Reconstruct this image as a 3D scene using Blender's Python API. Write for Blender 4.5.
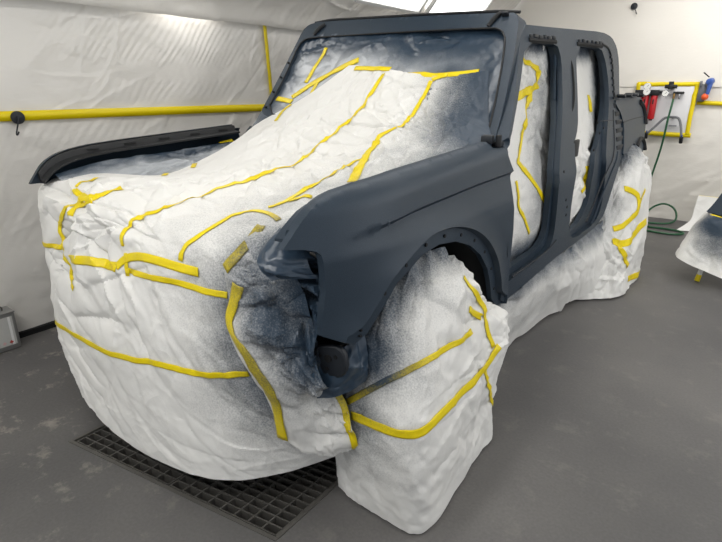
import bpy, bmesh, math, random
import numpy as np
from mathutils import Vector, Matrix
from mathutils.bvhtree import BVHTree
from mathutils.geometry import delaunay_2d_cdt

# Frame: x = across the car (driver's side +), y = rearwards from the front axle, z = up, metres.
scene = bpy.context.scene
for o in list(bpy.data.objects): bpy.data.objects.remove(o)
col = scene.collection

# ------------------------------------------------------------------ camera, world, lights, exposure
cam_data = bpy.data.cameras.new('camera'); cam_data.sensor_width = 36; cam_data.lens = 26.0
cam_data.clip_start = .05
cam = bpy.data.objects.new('camera', cam_data); col.objects.link(cam)
yaw, pitch, roll = math.radians(-37.69), math.radians(19.377), math.radians(.304)
fw = Vector((math.sin(yaw)*math.cos(pitch), math.cos(yaw)*math.cos(pitch), -math.sin(pitch)))
rt = Vector((math.cos(yaw), -math.sin(yaw), 0)); up = rt.cross(fw)
r2 = math.cos(roll)*rt + math.sin(roll)*up; u2 = -math.sin(roll)*rt + math.cos(roll)*up
m = Matrix((r2, u2, -fw)).transposed().to_4x4(); m.translation = Vector((1.758, -1.5705, 1.3976))
cam.matrix_world = m
scene.camera = cam

world = bpy.data.worlds.new('world'); scene.world = world; world.use_nodes = True
bg = world.node_tree.nodes['Background']
bg.inputs[0].default_value = (.93, .96, 1, 1); bg.inputs[1].default_value = .80

def area(name, loc, target, size, energy, color=(1, .98, .95)):
    l = bpy.data.lights.new(name, 'AREA'); l.shape = 'RECTANGLE'; l.size, l.size_y = size
    l.energy = energy; l.color = color
    o = bpy.data.objects.new(name, l); col.objects.link(o); o.location = loc
    o.rotation_euler = (Vector(target) - Vector(loc)).to_track_quat('-Z', 'Y').to_euler()
    return o
# the booth's tubes: a row along the slope over the left wall, a row over the driver's side, one across the middle
area('booth_light_left', (-.93, .6, 2.38), (.5, .2, .5), (.35, 5.0), 30)
area('booth_light_right', (2.35, 1.6, 2.53), (1.3, 2.0, .4), (.35, 5.0), 78)
area('booth_light_middle', (.5, .2, 2.53), (.5, .2, 0), (.35, 5.0), 14)
area('fill_light_front', (.3, -2.3, 2.53), (-.2, -.6, .5), (3.0, .35), 34)  # added fill lamp, brightens the front paper and floor
area('fill_light_back', (1.6, 3.9, 2.53), (1.7, 5.0, .9), (2.6, .35), 38)  # added fill lamp aimed at the back wall to lift its brightness

vs = scene.view_settings
vs.view_transform = 'Standard'; vs.look = 'None'; vs.gamma = 1; vs.use_curve_mapping = False
vs.exposure = -0.1

# ------------------------------------------------------------------ numbers measured on the car (y, z)
FENDER = [(-0.658, 0.993), (-0.617, 1.041), (-0.595, 1.065), (-0.57, 1.084), (-0.535, 1.104), (-0.498, 1.117), (-0.457, 1.126), (-0.378, 1.136), (-0.277, 1.144), (-0.165, 1.152), (0.098, 1.167), (0.487, 1.189), (0.485, 1.163), (0.574, 1.162), (0.583, 1.124), (0.598, 1.086), (0.611, 1.064), (0.569, 0.949), (0.593, 0.812), (0.595, 0.649), (0.617, 0.519), (0.614, 0.454), (0.556, 0.458), (0.477, 0.515), (0.416, 0.62), (0.377, 0.689), (0.296, 0.77), (0.197, 0.831), (0.079, 0.874), (-0.047, 0.891), (-0.151, 0.881), (-0.298, 0.823), (-0.361, 0.758), (-0.42, 0.695), (-0.47, 0.667), (-0.576, 0.727), (-0.571, 0.799), (-0.563, 0.864), (-0.566, 0.926), (-0.568, 0.951), (-0.57, 0.969), (-0.581, 0.979), (-0.607, 0.987)]
ARCH = [(0.556, 0.458), (0.477, 0.515), (0.416, 0.62), (0.377, 0.689), (0.296, 0.77), (0.197, 0.831), (0.079, 0.874), (-0.047, 0.891), (-0.151, 0.881), (-0.298, 0.823), (-0.361, 0.758), (-0.42, 0.695), (-0.47, 0.667)]
CREASE = [(-0.49, 0.998), (-0.428, 1.013), (-0.18, 1.036), (0.27, 1.056), (0.611, 1.064)]
BODY = [(1.078, 1.689), (1.297, 1.698), (1.575, 1.711), (2.353, 1.748), (2.579, 1.734), (2.692, 1.676), (2.712, 1.592), (2.62, 1.357), (2.585, 1.19), (2.542, 1.058), (2.485, 0.948), (2.346, 0.735), (2.194, 0.528), (1.711, 0.508), (1.304, 0.507), (0.625, 0.455), (0.553, 0.49), (0.554, 0.637), (0.523, 0.956), (0.559, 1.154), (0.812, 1.391)]
HOLE_FRONT = [(1.075, 1.608), (1.488, 1.629), (1.515, 1.544), (1.41, 1.34), (1.266, 1.146), (1.148, 0.959), (1.172, 0.8), (1.177, 0.663), (1.131, 0.596), (0.941, 0.572), (0.653, 0.564), (0.59, 0.553), (0.503, 0.959), (0.577, 1.152), (0.857, 1.391)]
HOLE_REAR = [(1.766, 1.63), (2.263, 1.652), (2.347, 1.565), (2.361, 1.422), (2.292, 1.266), (2.166, 1.115), (2.065, 0.968), (2.1, 0.836), (2.124, 0.674), (2.043, 0.559), (1.6, 0.546), (1.458, 0.609), (1.399, 0.816), (1.449, 1.107), (1.56, 1.19), (1.651, 1.348)]
FLANGE_FRONT = [(1.143, 1.605), (1.494, 1.626), (1.509, 1.545), (1.389, 1.34), (1.262, 1.144), (1.131, 0.958), (1.139, 0.796), (1.14, 0.666), (1.012, 0.614), (0.703, 0.609), (0.613, 0.604), (0.561, 0.946), (0.621, 1.147), (0.875, 1.39)]
FLANGE_REAR = [(1.87, 1.626), (2.306, 1.649), (2.393, 1.567), (2.38, 1.422), (2.313, 1.296), (2.194, 1.174), (2.078, 1.088), (1.915, 0.992), (1.893, 0.829), (1.886, 0.715), (1.743, 0.62), (1.607, 0.59), (1.55, 0.615), (1.526, 0.792), (1.561, 1.096), (1.678, 1.182), (1.766, 1.346)]
QUARTER = [(2.406, 1.32), (2.702, 1.343), (3.065, 1.354), (3.275, 1.338), (3.383, 1.244), (3.365, 1.143), (3.144, 0.968), (3.133, 0.864), (2.959, 0.919), (2.903, 0.99), (2.85, 1.016), (2.743, 1.002), (2.567, 0.968), (2.471, 0.957), (2.542, 1.032), (2.605, 1.146), (2.565, 1.238)]
LOUVER = [(2.43, 1.339), (2.609, 1.237), (2.649, 1.143), (2.585, 1.028), (2.522, 0.937), (2.4, 0.956), (2.344, 1.007), (2.419, 1.197)]
BELT = [(1.668, 1.55), (1.651, 1.486), (1.626, 1.412), (1.584, 1.338), (1.529, 1.276)]
BOLTS = [(1.306, 0.831), (1.342, 0.787), (1.344, 0.742), (1.994, 1.197), (2.009, 1.137), (2.116, 1.161), (1.24, 0.988), (1.831, 1.049)]
REAR_CHANNEL = [(2.295, 1.672), (2.437, 1.653), (2.498, 1.583), (2.481, 1.455), (2.457, 1.339)]
SEAM_REAR = [(2.396, 1.263), (2.365, 1.174), (2.292, 1.011), (2.061, 0.861), (1.931, 0.735), (1.788, 0.616)]
SEAM_OUT = [(2.377, 0.991), (2.183, 0.826), (2.038, 0.694), (1.936, 0.573)]
SEAM_SILL = [(0.647, 0.576), (0.841, 0.583), (1.072, 0.594), (1.224, 0.625)]
SEAM_STEP = [(2.045, 1.207), (2.212, 1.203), (2.366, 1.199)]
ROOF_FRONT = [(1.117, 1.62), (1.255, 1.624), (1.476, 1.633)]
ROOF_REAR = [(1.806, 1.643), (2.039, 1.651), (2.289, 1.656)]
SCREEN_OUTER = [(-0.726, 1.228), (-0.733, 1.41), (-0.746, 1.605), (-0.759, 1.74), (-0.732, 1.773), (-0.648, 1.786), (0.095, 1.765), (0.63, 1.744), (0.655, 1.733), (0.683, 1.693), (0.735, 1.52), (0.787, 1.308), (0.81, 1.165), (0.752, 1.162), (0.223, 1.155), (-0.354, 1.199)]
SCREEN_INNER = [(-0.676, 1.252), (-0.685, 1.456), (-0.719, 1.646), (-0.686, 1.681), (-0.572, 1.685), (0.016, 1.682), (0.568, 1.673), (0.617, 1.656), (0.653, 1.617), (0.686, 1.521), (0.735, 1.348), (0.765, 1.21), (0.757, 1.19), (0.602, 1.169), (0.206, 1.182), (-0.374, 1.224)]


def Xside(y, z):
    """half width of the driver's side skin at (y, z)"""
    y = np.asarray(y, float); z = np.asarray(z, float)
    x = .93 - .10*np.clip(.62 - z, 0, 1)
    x = x - .28*np.clip(z - .95, 0, .27) - (.38 - .12*np.clip((y - 1.0)/1.2, 0, 1))*np.clip(z - 1.22, 0, 1)
    x = x - .75*np.clip(-.25 - y, 0, 1)**2
    zt = 1.13 + .06*(y + .45)/1.03
    roll = np.where((y < .6), .04*np.clip(1 - (zt - z)/.06, 0, 1.3)**2, 0)
    return x - roll


# ------------------------------------------------------------------ helpers
rng = random.Random(7)

def hash01(i, j, s):
    v = np.sin(i*127.1 + j*311.7 + s*74.7)*43758.5453
    return v - np.floor(v)

def wobble(u, v, f, s):
    """smooth pseudo noise, -1..1"""
    r = np.random.RandomState(s); o = np.zeros_like(u)
    for k in range(5):
        a = r.uniform(0, 6.28); w = f*r.uniform(.6, 1.7)*6.28
        o = o + np.sin(w*(u*math.cos(a) + v*math.sin(a)) + r.uniform(0, 6.28))
    return o/3.2

def facet(u, v, cell, s, ang=0., stretch=1.):
    """crumpled-paper height: random flat triangles, sharp creases between them, -1..1"""
    w = cell*.45
    uu = u + w*wobble(u, v, .7/cell, s + 1); vv = v + w*wobble(u, v, .7/cell, s + 2)
    c, sn = math.cos(ang), math.sin(ang)
    x = (c*uu + sn*vv)/(cell*stretch); y = (-sn*uu + c*vv)/cell
    k = (x + y)*.366025; i = np.floor(x + k); j = np.floor(y + k)
    t = (i + j)*.211325; x0 = x - i + t; y0 = y - j + t
    # barycentric on the skewed unit cell
    fx = x + k - i; fy = y + k - j
    h00 = hash01(i, j, s); h11 = hash01(i + 1, j + 1, s)
    low = fx >= fy
    hm = np.where(low, hash01(i + 1, j, s), hash01(i, j + 1, s))
    a = np.maximum(fx, fy); b = np.minimum(fx, fy)
    return 2*((1 - a)*h00 + (a - b)*hm + b*h11) - 1

def creases(u, v, s, n, length=(.06, .30), height=(.003, .010), width=(.006, .030), ang=.5, spread=.9, box_=None):
    """sharp folded ridges: steep on one side, a long soft shoulder on the other, fading at both ends"""
    r = np.random.RandomState(s*7 + 3); h = np.zeros_like(u)
    U0, U1, V0, V1 = box_ or (u.min(), u.max(), v.min(), v.max())
    for _ in range(n):
        cu, cv = r.uniform(U0, U1), r.uniform(V0, V1); a = ang + r.normal(0, spread); L = r.uniform(*length)*r.uniform(.5, 1)
        bend = r.uniform(-1.2, 1.2); hh = r.uniform(*height)*r.choice((1, 1, -1)); w1 = width[0]*r.uniform(.6, 1.5); w2 = width[1]*r.uniform(.5, 1.6)
        m_ = (np.abs(u - cu) < L + .15) & (np.abs(v - cv) < L + .15)
        du, dv = u[m_] - cu, v[m_] - cv; c, sn = math.cos(a), math.sin(a)
        t = (du*c + dv*sn)/L; d = -du*sn + dv*c - bend*t*t*L*.25
        env = np.clip(1 - t*t, 0, 1)**1.2
        h[m_] += hh*env*np.where(d > 0, np.exp(-d/w1), np.exp(d/w2))
    return h

def crumple(u, v, s, amp=1., cells=(.34, .15, .07, .035), ang=.5, stretch=1.6, mod=.6, ncr=None, cr=1., spread=.9, clen=(.06, .30), fac=1., ampfn=None):
    h = np.zeros_like(u)
    for n, c in enumerate(cells):
        msk = 1 - mod + mod*np.clip(.5 + .9*wobble(u, v, .9 + n*.8, s*13 + n), 0, 1.4)
        h = h + facet(u, v, c, s*31 + n*7, ang + n*1.1, stretch)*c*.042*fac*msk
    area_ = (u.max() - u.min())*(v.max() - v.min())
    n = int(min(520, area_*(ncr or 120)))
    k = np.clip(.6 + .9*wobble(u, v, .8, s*17), .1, 1.3)
    h = h + k*cr*creases(u, v, s, n, ang=ang, spread=spread, length=clen) + .7*k*cr*creases(u, v, s + 1, n, length=(.03, .12), height=(.002, .006), width=(.004, .016), ang=ang + 1.2, spread=1.4)
    if ampfn is not None: amp = amp*ampfn(u/u.max(), v/v.max())
    return amp*h

def mat_new(name):
    mt = bpy.data.materials.new(name); mt.use_nodes = True
    nt = mt.node_tree; return mt, nt, nt.nodes['Principled BSDF']

def srgb(r, g, b):
    f = lambda c: ((c/255 + .055)/1.055)**2.4 if c > 10 else c/255/12.92
    return (f(r), f(g), f(b), 1)

def plain(name, color, rough=.5, metal=0., spec=.5, bump=0., bscale=300.):
    mt, nt, b = mat_new(name)
    b.inputs['Base Color'].default_value = color; b.inputs['Roughness'].default_value = rough
    b.inputs['Metallic'].default_value = metal; b.inputs['Specular IOR Level'].default_value = spec
    tc = nt.nodes.new('ShaderNodeTexCoord'); n = nt.nodes.new('ShaderNodeTexNoise')
    n.inputs['Scale'].default_value = bscale; n.inputs['Detail'].default_value = 2
    nt.links.new(tc.outputs['Object'], n.inputs['Vector'])
    if bump:
        bp = nt.nodes.new('ShaderNodeBump'); bp.inputs['Strength'].default_value = bump; bp.inputs['Distance'].default_value = .002
        nt.links.new(n.outputs['Fac'], bp.inputs['Height']); nt.links.new(bp.outputs['Normal'], b.inputs['Normal'])
    mx = nt.nodes.new('ShaderNodeMix'); mx.data_type = 'RGBA'
    mx.inputs['A'].default_value = tuple(c*.9 for c in color[:3]) + (1,); mx.inputs['B'].default_value = tuple(min(1, c*1.08) for c in color[:3]) + (1,)
    nt.links.new(n.outputs['Fac'], mx.inputs['Factor']); nt.links.new(mx.outputs['Result'], b.inputs['Base Color'])
    return mt

PAINT = srgb(42, 58, 74)
def masked(name, color, rough=.55, transl=0., bump=.10, bscale=55., spec=.4, crush=.42, speck=.62):
    """paper, film or tape that the spray gun has dusted: attribute 'mist' says how much paint landed"""
    mt, nt, b = mat_new(name); L = nt.links.new; N = nt.nodes.new
    tc = N('ShaderNodeTexCoord'); at = N('ShaderNodeAttribute'); at.attribute_name = 'mist'
    fine = N('ShaderNodeTexNoise'); fine.inputs['Scale'].default_value = 190; fine.inputs['Detail'].default_value = 3
    wide = N('ShaderNodeTexNoise'); wide.inputs['Scale'].default_value = 9; wide.inputs['Detail'].default_value = 4
    for n in (fine, wide): L(tc.outputs['Object'], n.inputs['Vector'])
    a = N('ShaderNodeMath'); a.operation = 'MULTIPLY_ADD'; a.inputs[1].default_value = speck; L(fine.outputs['Fac'], a.inputs[0])
    c2 = N('ShaderNodeMath'); c2.operation = 'MULTIPLY_ADD'; c2.inputs[1].default_value = .40; c2.inputs[2].default_value = -.19 - speck/2
    L(wide.outputs['Fac'], c2.inputs[0]); L(c2.outputs[0], a.inputs[2])
    ad = N('ShaderNodeMath'); ad.operation = 'ADD'; L(at.outputs['Fac'], ad.inputs[0]); L(a.outputs[0], ad.inputs[1])
    mr = N('ShaderNodeMapRange'); mr.interpolation_type = 'SMOOTHSTEP'; mr.inputs[1].default_value = .10; mr.inputs[2].default_value = 1.10
    L(ad.outputs[0], mr.inputs[0])
    gt = N('ShaderNodeMath'); gt.operation = 'MULTIPLY'; gt.use_clamp = True
    s5 = N('ShaderNodeMath'); s5.operation = 'MULTIPLY'; s5.inputs[1].default_value = 8; s5.use_clamp = True
    L(at.outputs['Fac'], s5.inputs[0]); L(mr.outputs[0], gt.inputs[0]); L(s5.outputs[0], gt.inputs[1])
    mx = N('ShaderNodeMix'); mx.data_type = 'RGBA'; mx.inputs['A'].default_value = color; mx.inputs['B'].default_value = PAINT
    L(gt.outputs[0], mx.inputs['Factor']); L(mx.outputs['Result'], b.inputs['Base Color'])
    b.inputs['Roughness'].default_value = rough; b.inputs['Specular IOR Level'].default_value = spec
    nb = N('ShaderNodeTexNoise'); nb.inputs['Scale'].default_value = bscale; nb.inputs['Detail'].default_value = 3; nb.inputs['Distortion'].default_value = .8
    L(tc.outputs['Object'], nb.inputs['Vector'])
    bp = N('ShaderNodeBump'); bp.inputs['Strength'].default_value = bump; bp.inputs['Distance'].default_value = .004
    # small flat facets with sharp edges, coming and going over the sheet
    last = bp
    for sc_, dist_, st in ((11, .016, crush), (24, .006, crush*.45)):
        dn = N('ShaderNodeTexNoise'); dn.inputs['Scale'].default_value = sc_*.5; dn.inputs['Detail'].default_value = 1
        L(tc.outputs['Object'], dn.inputs['Vector'])
        va = N('ShaderNodeVectorMath'); va.operation = 'MULTIPLY_ADD'; va.inputs[1].default_value = (.16, .16, .16); L(dn.outputs['Color'], va.inputs[0]); L(tc.outputs['Object'], va.inputs[2])
        vo = N('ShaderNodeTexVoronoi'); vo.inputs['Scale'].default_value = sc_; L(va.outputs[0], vo.inputs['Vector'])
        mk = N('ShaderNodeTexNoise'); mk.inputs['Scale'].default_value = 3.5; mk.inputs['Detail'].default_value = 1; L(tc.outputs['Object'], mk.inputs['Vector'])
        mkr = N('ShaderNodeMapRange'); mkr.inputs[1].default_value = .40; mkr.inputs[2].default_value = .66; L(mk.outputs['Fac'], mkr.inputs[0])
        hm = N('ShaderNodeMath'); hm.operation = 'MULTIPLY'; L(vo.outputs['Distance'], hm.inputs[0]); L(mkr.outputs[0], hm.inputs[1])
        b2 = N('ShaderNodeBump'); b2.inputs['Strength'].default_value = st; b2.inputs['Distance'].default_value = dist_
        L(hm.outputs[0], b2.inputs['Height']); L(last.outputs['Normal'], b2.inputs['Normal']); last = b2
    L(nb.outputs['Fac'], bp.inputs['Height']); L(last.outputs['Normal'], b.inputs['Normal'])
    return mt

def car_paint():
    mt, nt, b = mat_new('blue_grey_textured_paint'); L = nt.links.new; N = nt.nodes.new
    tc = N('ShaderNodeTexCoord'); n = N('ShaderNodeTexNoise'); n.inputs['Scale'].default_value = 420; n.inputs['Detail'].default_value = 2
    L(tc.outputs['Object'], n.inputs['Vector'])
    cr = N('ShaderNodeMix'); cr.data_type = 'RGBA'; cr.inputs['A'].default_value = srgb(26, 39, 50); cr.inputs['B'].default_value = srgb(45, 60, 75)
    L(n.outputs['Fac'], cr.inputs['Factor']); L(cr.outputs['Result'], b.inputs['Base Color'])
    b.inputs['Roughness'].default_value = .46; b.inputs['Specular IOR Level'].default_value = .5; b.inputs['Metallic'].default_value = .15
    bp = N('ShaderNodeBump'); bp.inputs['Strength'].default_value = .35; bp.inputs['Distance'].default_value = .0015
    L(n.outputs['Fac'], bp.inputs['Height']); L(bp.outputs['Normal'], b.inputs['Normal'])
    return mt

M = dict(
    body=car_paint(),
    black=plain('black_rubber', srgb(18, 20, 23), .6),
    dark=plain('dark_inner_metal', srgb(24, 29, 36), .55),
    hole=plain('dark_recess', srgb(10, 11, 13), .8),
    paper=masked('white_masking_paper', srgb(226, 225, 221), .5),
    film=masked('plastic_film', srgb(172, 176, 180), .3, spec=.6, bscale=35, bump=.25, speck=.25),
    tape=masked('yellow_tape', srgb(230, 206, 6), .42, bump=.15, crush=.3),
    steel=plain('grate_steel', srgb(92, 90, 86), .5, .3, bump=.2, bscale=60),
    white=plain('white_metal', srgb(226, 226, 224), .45),
)

def tag(o, label=None, cat=None, group=None, kind=None):
    if label: o['label'] = label
    if cat: o['category'] = cat
    if group: o['group'] = group
    if kind: o['kind'] = kind
    return o

def empty(name, loc, label, cat, group=None):
    o = bpy.data.objects.new(name, None); col.objects.link(o); o.location = loc; o.empty_display_size = .1
    return tag(o, label, cat, group)

def link(name, me, mat, parent=None, sharp=35):
    o = bpy.data.objects.new(name, me); col.objects.link(o)
    if mat: me.materials.append(mat)
    if parent:
        o.parent = parent; o.matrix_parent_inverse = Matrix.Translation(-parent_world(parent))
    if sharp is not None:
        for p in me.polygons: p.use_smooth = True
        me.set_sharp_from_angle(angle=math.radians(sharp))
    return o

def parent_world(p):
    return Vector(p.location) if p.type == 'EMPTY' else Vector((0, 0, 0))   # meshes keep their origin at the world's

def from_bm(name, bm, mat, parent=None, bevel=0, sharp=35):
    bmesh.ops.recalc_face_normals(bm, faces=bm.faces)
    if bevel:
        ed = [e for e in bm.edges if len(e.link_faces) == 2 and e.calc_face_angle(0) > .6]
        bmesh.ops.bevel(bm, geom=ed, offset=bevel, segments=2, affect='EDGES', profile=.5)
    me = bpy.data.meshes.new(name); bm.to_mesh(me); bm.free()
    return link(name, me, mat, parent, sharp)

def box_bm(bm, c, s, rot=None):
    r = bmesh.ops.create_cube(bm, size=1)
    for v in r['verts']:
        p = Vector((v.co.x*s[0], v.co.y*s[1], v.co.z*s[2]))
        if rot is not None: p = rot @ p
        v.co = p + Vector(c)
    return r['verts']

def box(name, c, s, mat, parent=None, rot=None, bevel=.003):
    bm = bmesh.new(); box_bm(bm, c, s, rot); return from_bm(name, bm, mat, parent, bevel)

def tube_bm(bm, pts, rad, seg=10, cap=True):
    pts = [Vector(p) for p in pts]; n = len(pts)
    rads = rad if isinstance(rad, (list, tuple)) else [rad]*n
    prev = None; rings = []
    for i, p in enumerate(pts):
        t = (pts[min(i + 1, n - 1)] - pts[max(i - 1, 0)]).normalized()
        if prev is None:
            a = Vector((0, 0, 1)) if abs(t.z) < .9 else Vector((1, 0, 0)); nx = t.cross(a).normalized()
        else:
            nx = (prev - t*prev.dot(t)).normalized()
        prev = nx; ny = t.cross(nx)
        rings.append([bm.verts.new(p + rads[i]*(math.cos(2*math.pi*k/seg)*nx + math.sin(2*math.pi*k/seg)*ny)) for k in range(seg)])
    for a, b in zip(rings, rings[1:]):
        for k in range(seg): bm.faces.new((a[k], a[(k + 1) % seg], b[(k + 1) % seg], b[k]))
    if cap: bm.faces.new(rings[0][::-1]); bm.faces.new(rings[-1])

def spline(pts, n):
    """Catmull-Rom through pts"""
    P = np.array(pts, float); k = len(P)
    E = np.vstack([2*P[0] - P[1], P, 2*P[-1] - P[-2]])
    t = np.linspace(0, k - 1, n); i = np.minimum(t.astype(int), k - 2); f = (t - i)[:, None]
    p0, p1, p2, p3 = E[i], E[i + 1], E[i + 2], E[i + 3]
    return .5*(2*p1 + (p2 - p0)*f + (2*p0 - 5*p1 + 4*p2 - p3)*f**2 + (3*p1 - p0 - 3*p2 + p3)*f**3)

def tube(name, pts, rad, mat, parent=None, n=0, seg=10):
    bm = bmesh.new(); tube_bm(bm, [tuple(p) for p in (spline(pts, n) if n else pts)], rad, seg); return from_bm(name, bm, mat, parent)

def cyl(name, a, b, rad, mat, parent=None, seg=20, bevel=.002):
    bm = bmesh.new(); tube_bm(bm, [a, b], rad, seg); return from_bm(name, bm, mat, parent, bevel)

def seg_dist(P, line):
    """distance from 2-D or 3-D points P (n,d) to a polyline"""
    L = np.array(line, float); best = np.full(len(P), 1e9)
    for a, b in zip(L[:-1], L[1:]):
        ab = b - a; t = np.clip(((P - a) @ ab)/max(ab @ ab, 1e-12), 0, 1)
        best = np.minimum(best, np.linalg.norm(P - (a + t[:, None]*ab), axis=1))
    return best

def inside(P, poly):
    poly = np.array(poly); x, y = P[:, 0], P[:, 1]; r = np.zeros(len(P), bool); j = len(poly) - 1
    for i in range(len(poly)):
        xi, yi = poly[i]; xj, yj = poly[j]
        c = ((yi > y) != (yj > y)) & (x < (xj - xi)*(y - yi)/((yj - yi) if yj != yi else 1e-12) + xi)
        r ^= c; j = i
    return r

def resample(poly, step, rounds=1):
    P = np.array(poly, float)
    for _ in range(rounds):                                   # soften the corners a little
        Q = []
        for a, b in zip(P, np.roll(P, -1, 0)):
            Q += [a*.8 + b*.2, a*.2 + b*.8]
        P = np.array(Q)
    out = []
    for a, b in zip(P, np.roll(P, -1, 0)):
        n = max(1, int(np.linalg.norm(b - a)/step))
        for k in range(n): out.append(a + (b - a)*k/n)
    return np.array(out)

def pressed(name, outer, holes, fmap, back, res, mat, parent=None, bevel=.004, rounds=1, lines=()):
    """pressed sheet-metal panel: outline and holes in 2-D, shaped by fmap, given depth by back"""
    loops = [resample(outer, res*.8, rounds)] + [resample(h, res*.8, rounds) for h in holes]
    V = np.vstack(loops); E = []; k = 0
    for l in loops:
        n = len(l); E += [(k + i, k + (i + 1) % n) for i in range(n)]; k += n
    for ln in lines:
        ln = np.array(ln); ln = ln[inside(ln, loops[0]) & (seg_dist(ln, np.vstack([loops[0], loops[0][:1]])) > res*.3)]
        if len(ln) > 1: V = np.vstack([V, ln]); E += [(k + i, k + i + 1) for i in range(len(ln) - 1) if np.linalg.norm(ln[i + 1] - ln[i]) < res*2.5]; k += len(ln)
    lo, hi = loops[0].min(0), loops[0].max(0)
    gx, gy = np.meshgrid(np.arange(lo[0], hi[0], res), np.arange(lo[1], hi[1], res*.87))
    gx = gx + (np.arange(gx.shape[0]) % 2)[:, None]*res*.5
    G = np.stack([gx.ravel(), gy.ravel()], 1)
    ok = inside(G, loops[0])
    for h in loops[1:]: ok &= ~inside(G, h)
    for l in loops: ok &= seg_dist(G, np.vstack([l, l[:1]])) > res*.45
    for ln in lines: ok &= seg_dist(G, ln) > res*.45
    G = G[ok]
    r = delaunay_2d_cdt([Vector(p) for p in np.vstack([V, G])], E, [], 0, 1e-6)
    P = np.array([(v.x, v.y) for v in r[0]]); T = np.array([f for f in r[2] if len(f) == 3])
    c = P[T].mean(1); ok = inside(c, loops[0])
    for h in loops[1:]: ok &= ~inside(c, h)
    T = T[ok]
    X = np.array(fmap(P[:, 0], P[:, 1])); B = X + (back(X) if callable(back) else np.array(back))
    n = len(P); edges = {}
    for t in T:
        for a, b in ((t[0], t[1]), (t[1], t[2]), (t[2], t[0])): edges[(a, b)] = 1
    faces = [tuple(t) for t in T] + [tuple(n + i for i in t[::-1]) for t in T]
    faces += [(b, a, a + n, b + n) for (a, b) in edges if (b, a) not in edges]
    me = bpy.data.meshes.new(name); me.from_pydata([tuple(p) for p in np.vstack([X, B])], [], [tuple(int(i) for i in f) for f in faces]); me.update()
    bm = bmesh.new(); bm.from_mesh(me); bpy.data.meshes.remove(me)
    loose = [v for v in bm.verts if not v.link_faces]; bmesh.ops.delete(bm, geom=loose)
    o = from_bm(name, bm, mat, parent, 0, 40)
    if bevel:
        bv = o.modifiers.new('bevel', 'BEVEL'); bv.width = bevel; bv.segments = 2; bv.limit_method = 'ANGLE'; bv.angle_limit = math.radians(50)
    return o

MIST = []                                                     # (polyline, radius, strength): where the gun passed
def mist_at(P, extra=()):
    m = np.zeros(len(P))
    for line, r, s in list(MIST) + list(extra):
        d = seg_dist(P, line) if len(line) > 1 else np.linalg.norm(P - np.array(line[0]), axis=1)
        m = np.maximum(m, s*np.exp(-(d/r)**2))
    return m

def set_mist(me, P, extra=()):
    at = me.attributes.new('mist', 'FLOAT', 'POINT'); at.data.foreach_set('value', mist_at(P, extra).astype(np.float32))

def net_surface(net, nu, nv):
    net = np.array(net, float)
    A = np.stack([spline(net[:, j], nu) for j in range(net.shape[1])], 1)
    return np.stack([spline(A[i], nv) for i in range(nu)], 0)

SHEETS = {}
def sheet(name, net, res, seed, mat, parent=None, amp=1., extra=(), shape=None, keep=None, sharp=22, **kw):
    """crumpled sheet hung on a net of control points"""
    net = np.array(net, float)
    lu = np.linalg.norm(np.diff(net, axis=0), axis=2).sum(0).mean(); lv = np.linalg.norm(np.diff(net, axis=1), axis=2).sum(1).mean()
    nu, nv = max(4, int(lu/res)), max(4, int(lv/res))
    S = net_surface(net, nu, nv)
    du = np.gradient(S, axis=0); dv = np.gradient(S, axis=1)
    N = np.cross(dv, du); N /= np.linalg.norm(N, axis=2)[..., None] + 1e-9
    u, v = np.meshgrid(np.linspace(0, lu, nu), np.linspace(0, lv, nv), indexing='ij')
    h = crumple(u, v, seed, amp, **kw)
    if shape is not None: h = h + shape(u/lu, v/lv, S)
    S = S + N*h[..., None]
    P = S.reshape(-1, 3)
    idx = np.arange(nu*nv).reshape(nu, nv)
    F = np.stack([idx[:-1, :-1], idx[:-1, 1:], idx[1:, 1:], idx[1:, :-1]], -1).reshape(-1, 4)
    if keep is not None:
        k = keep(u/lu, v/lv, S).ravel(); F = F[k[F].all(1)]
        used = np.unique(F); mp = -np.ones(len(P), int); mp[used] = np.arange(len(used)); P = P[used]; F = mp[F]
    me = bpy.data.meshes.new(name); me.from_pydata(P.tolist(), [], F.tolist()); me.update()
    set_mist(me, P, extra)
    o = link(name, me, mat, parent, sharp)
    SHEETS[name if name not in SHEETS else name + str(len(SHEETS))] = o
    o['_n'] = 1; del o['_n']
    return o

def bvh_of(o):
    me = o.data; w = parent_world(o.parent) if o.parent else Vector((0, 0, 0))
    return BVHTree.FromPolygons([v.co for v in me.vertices], [tuple(p.vertices) for p in me.polygons])

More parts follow.
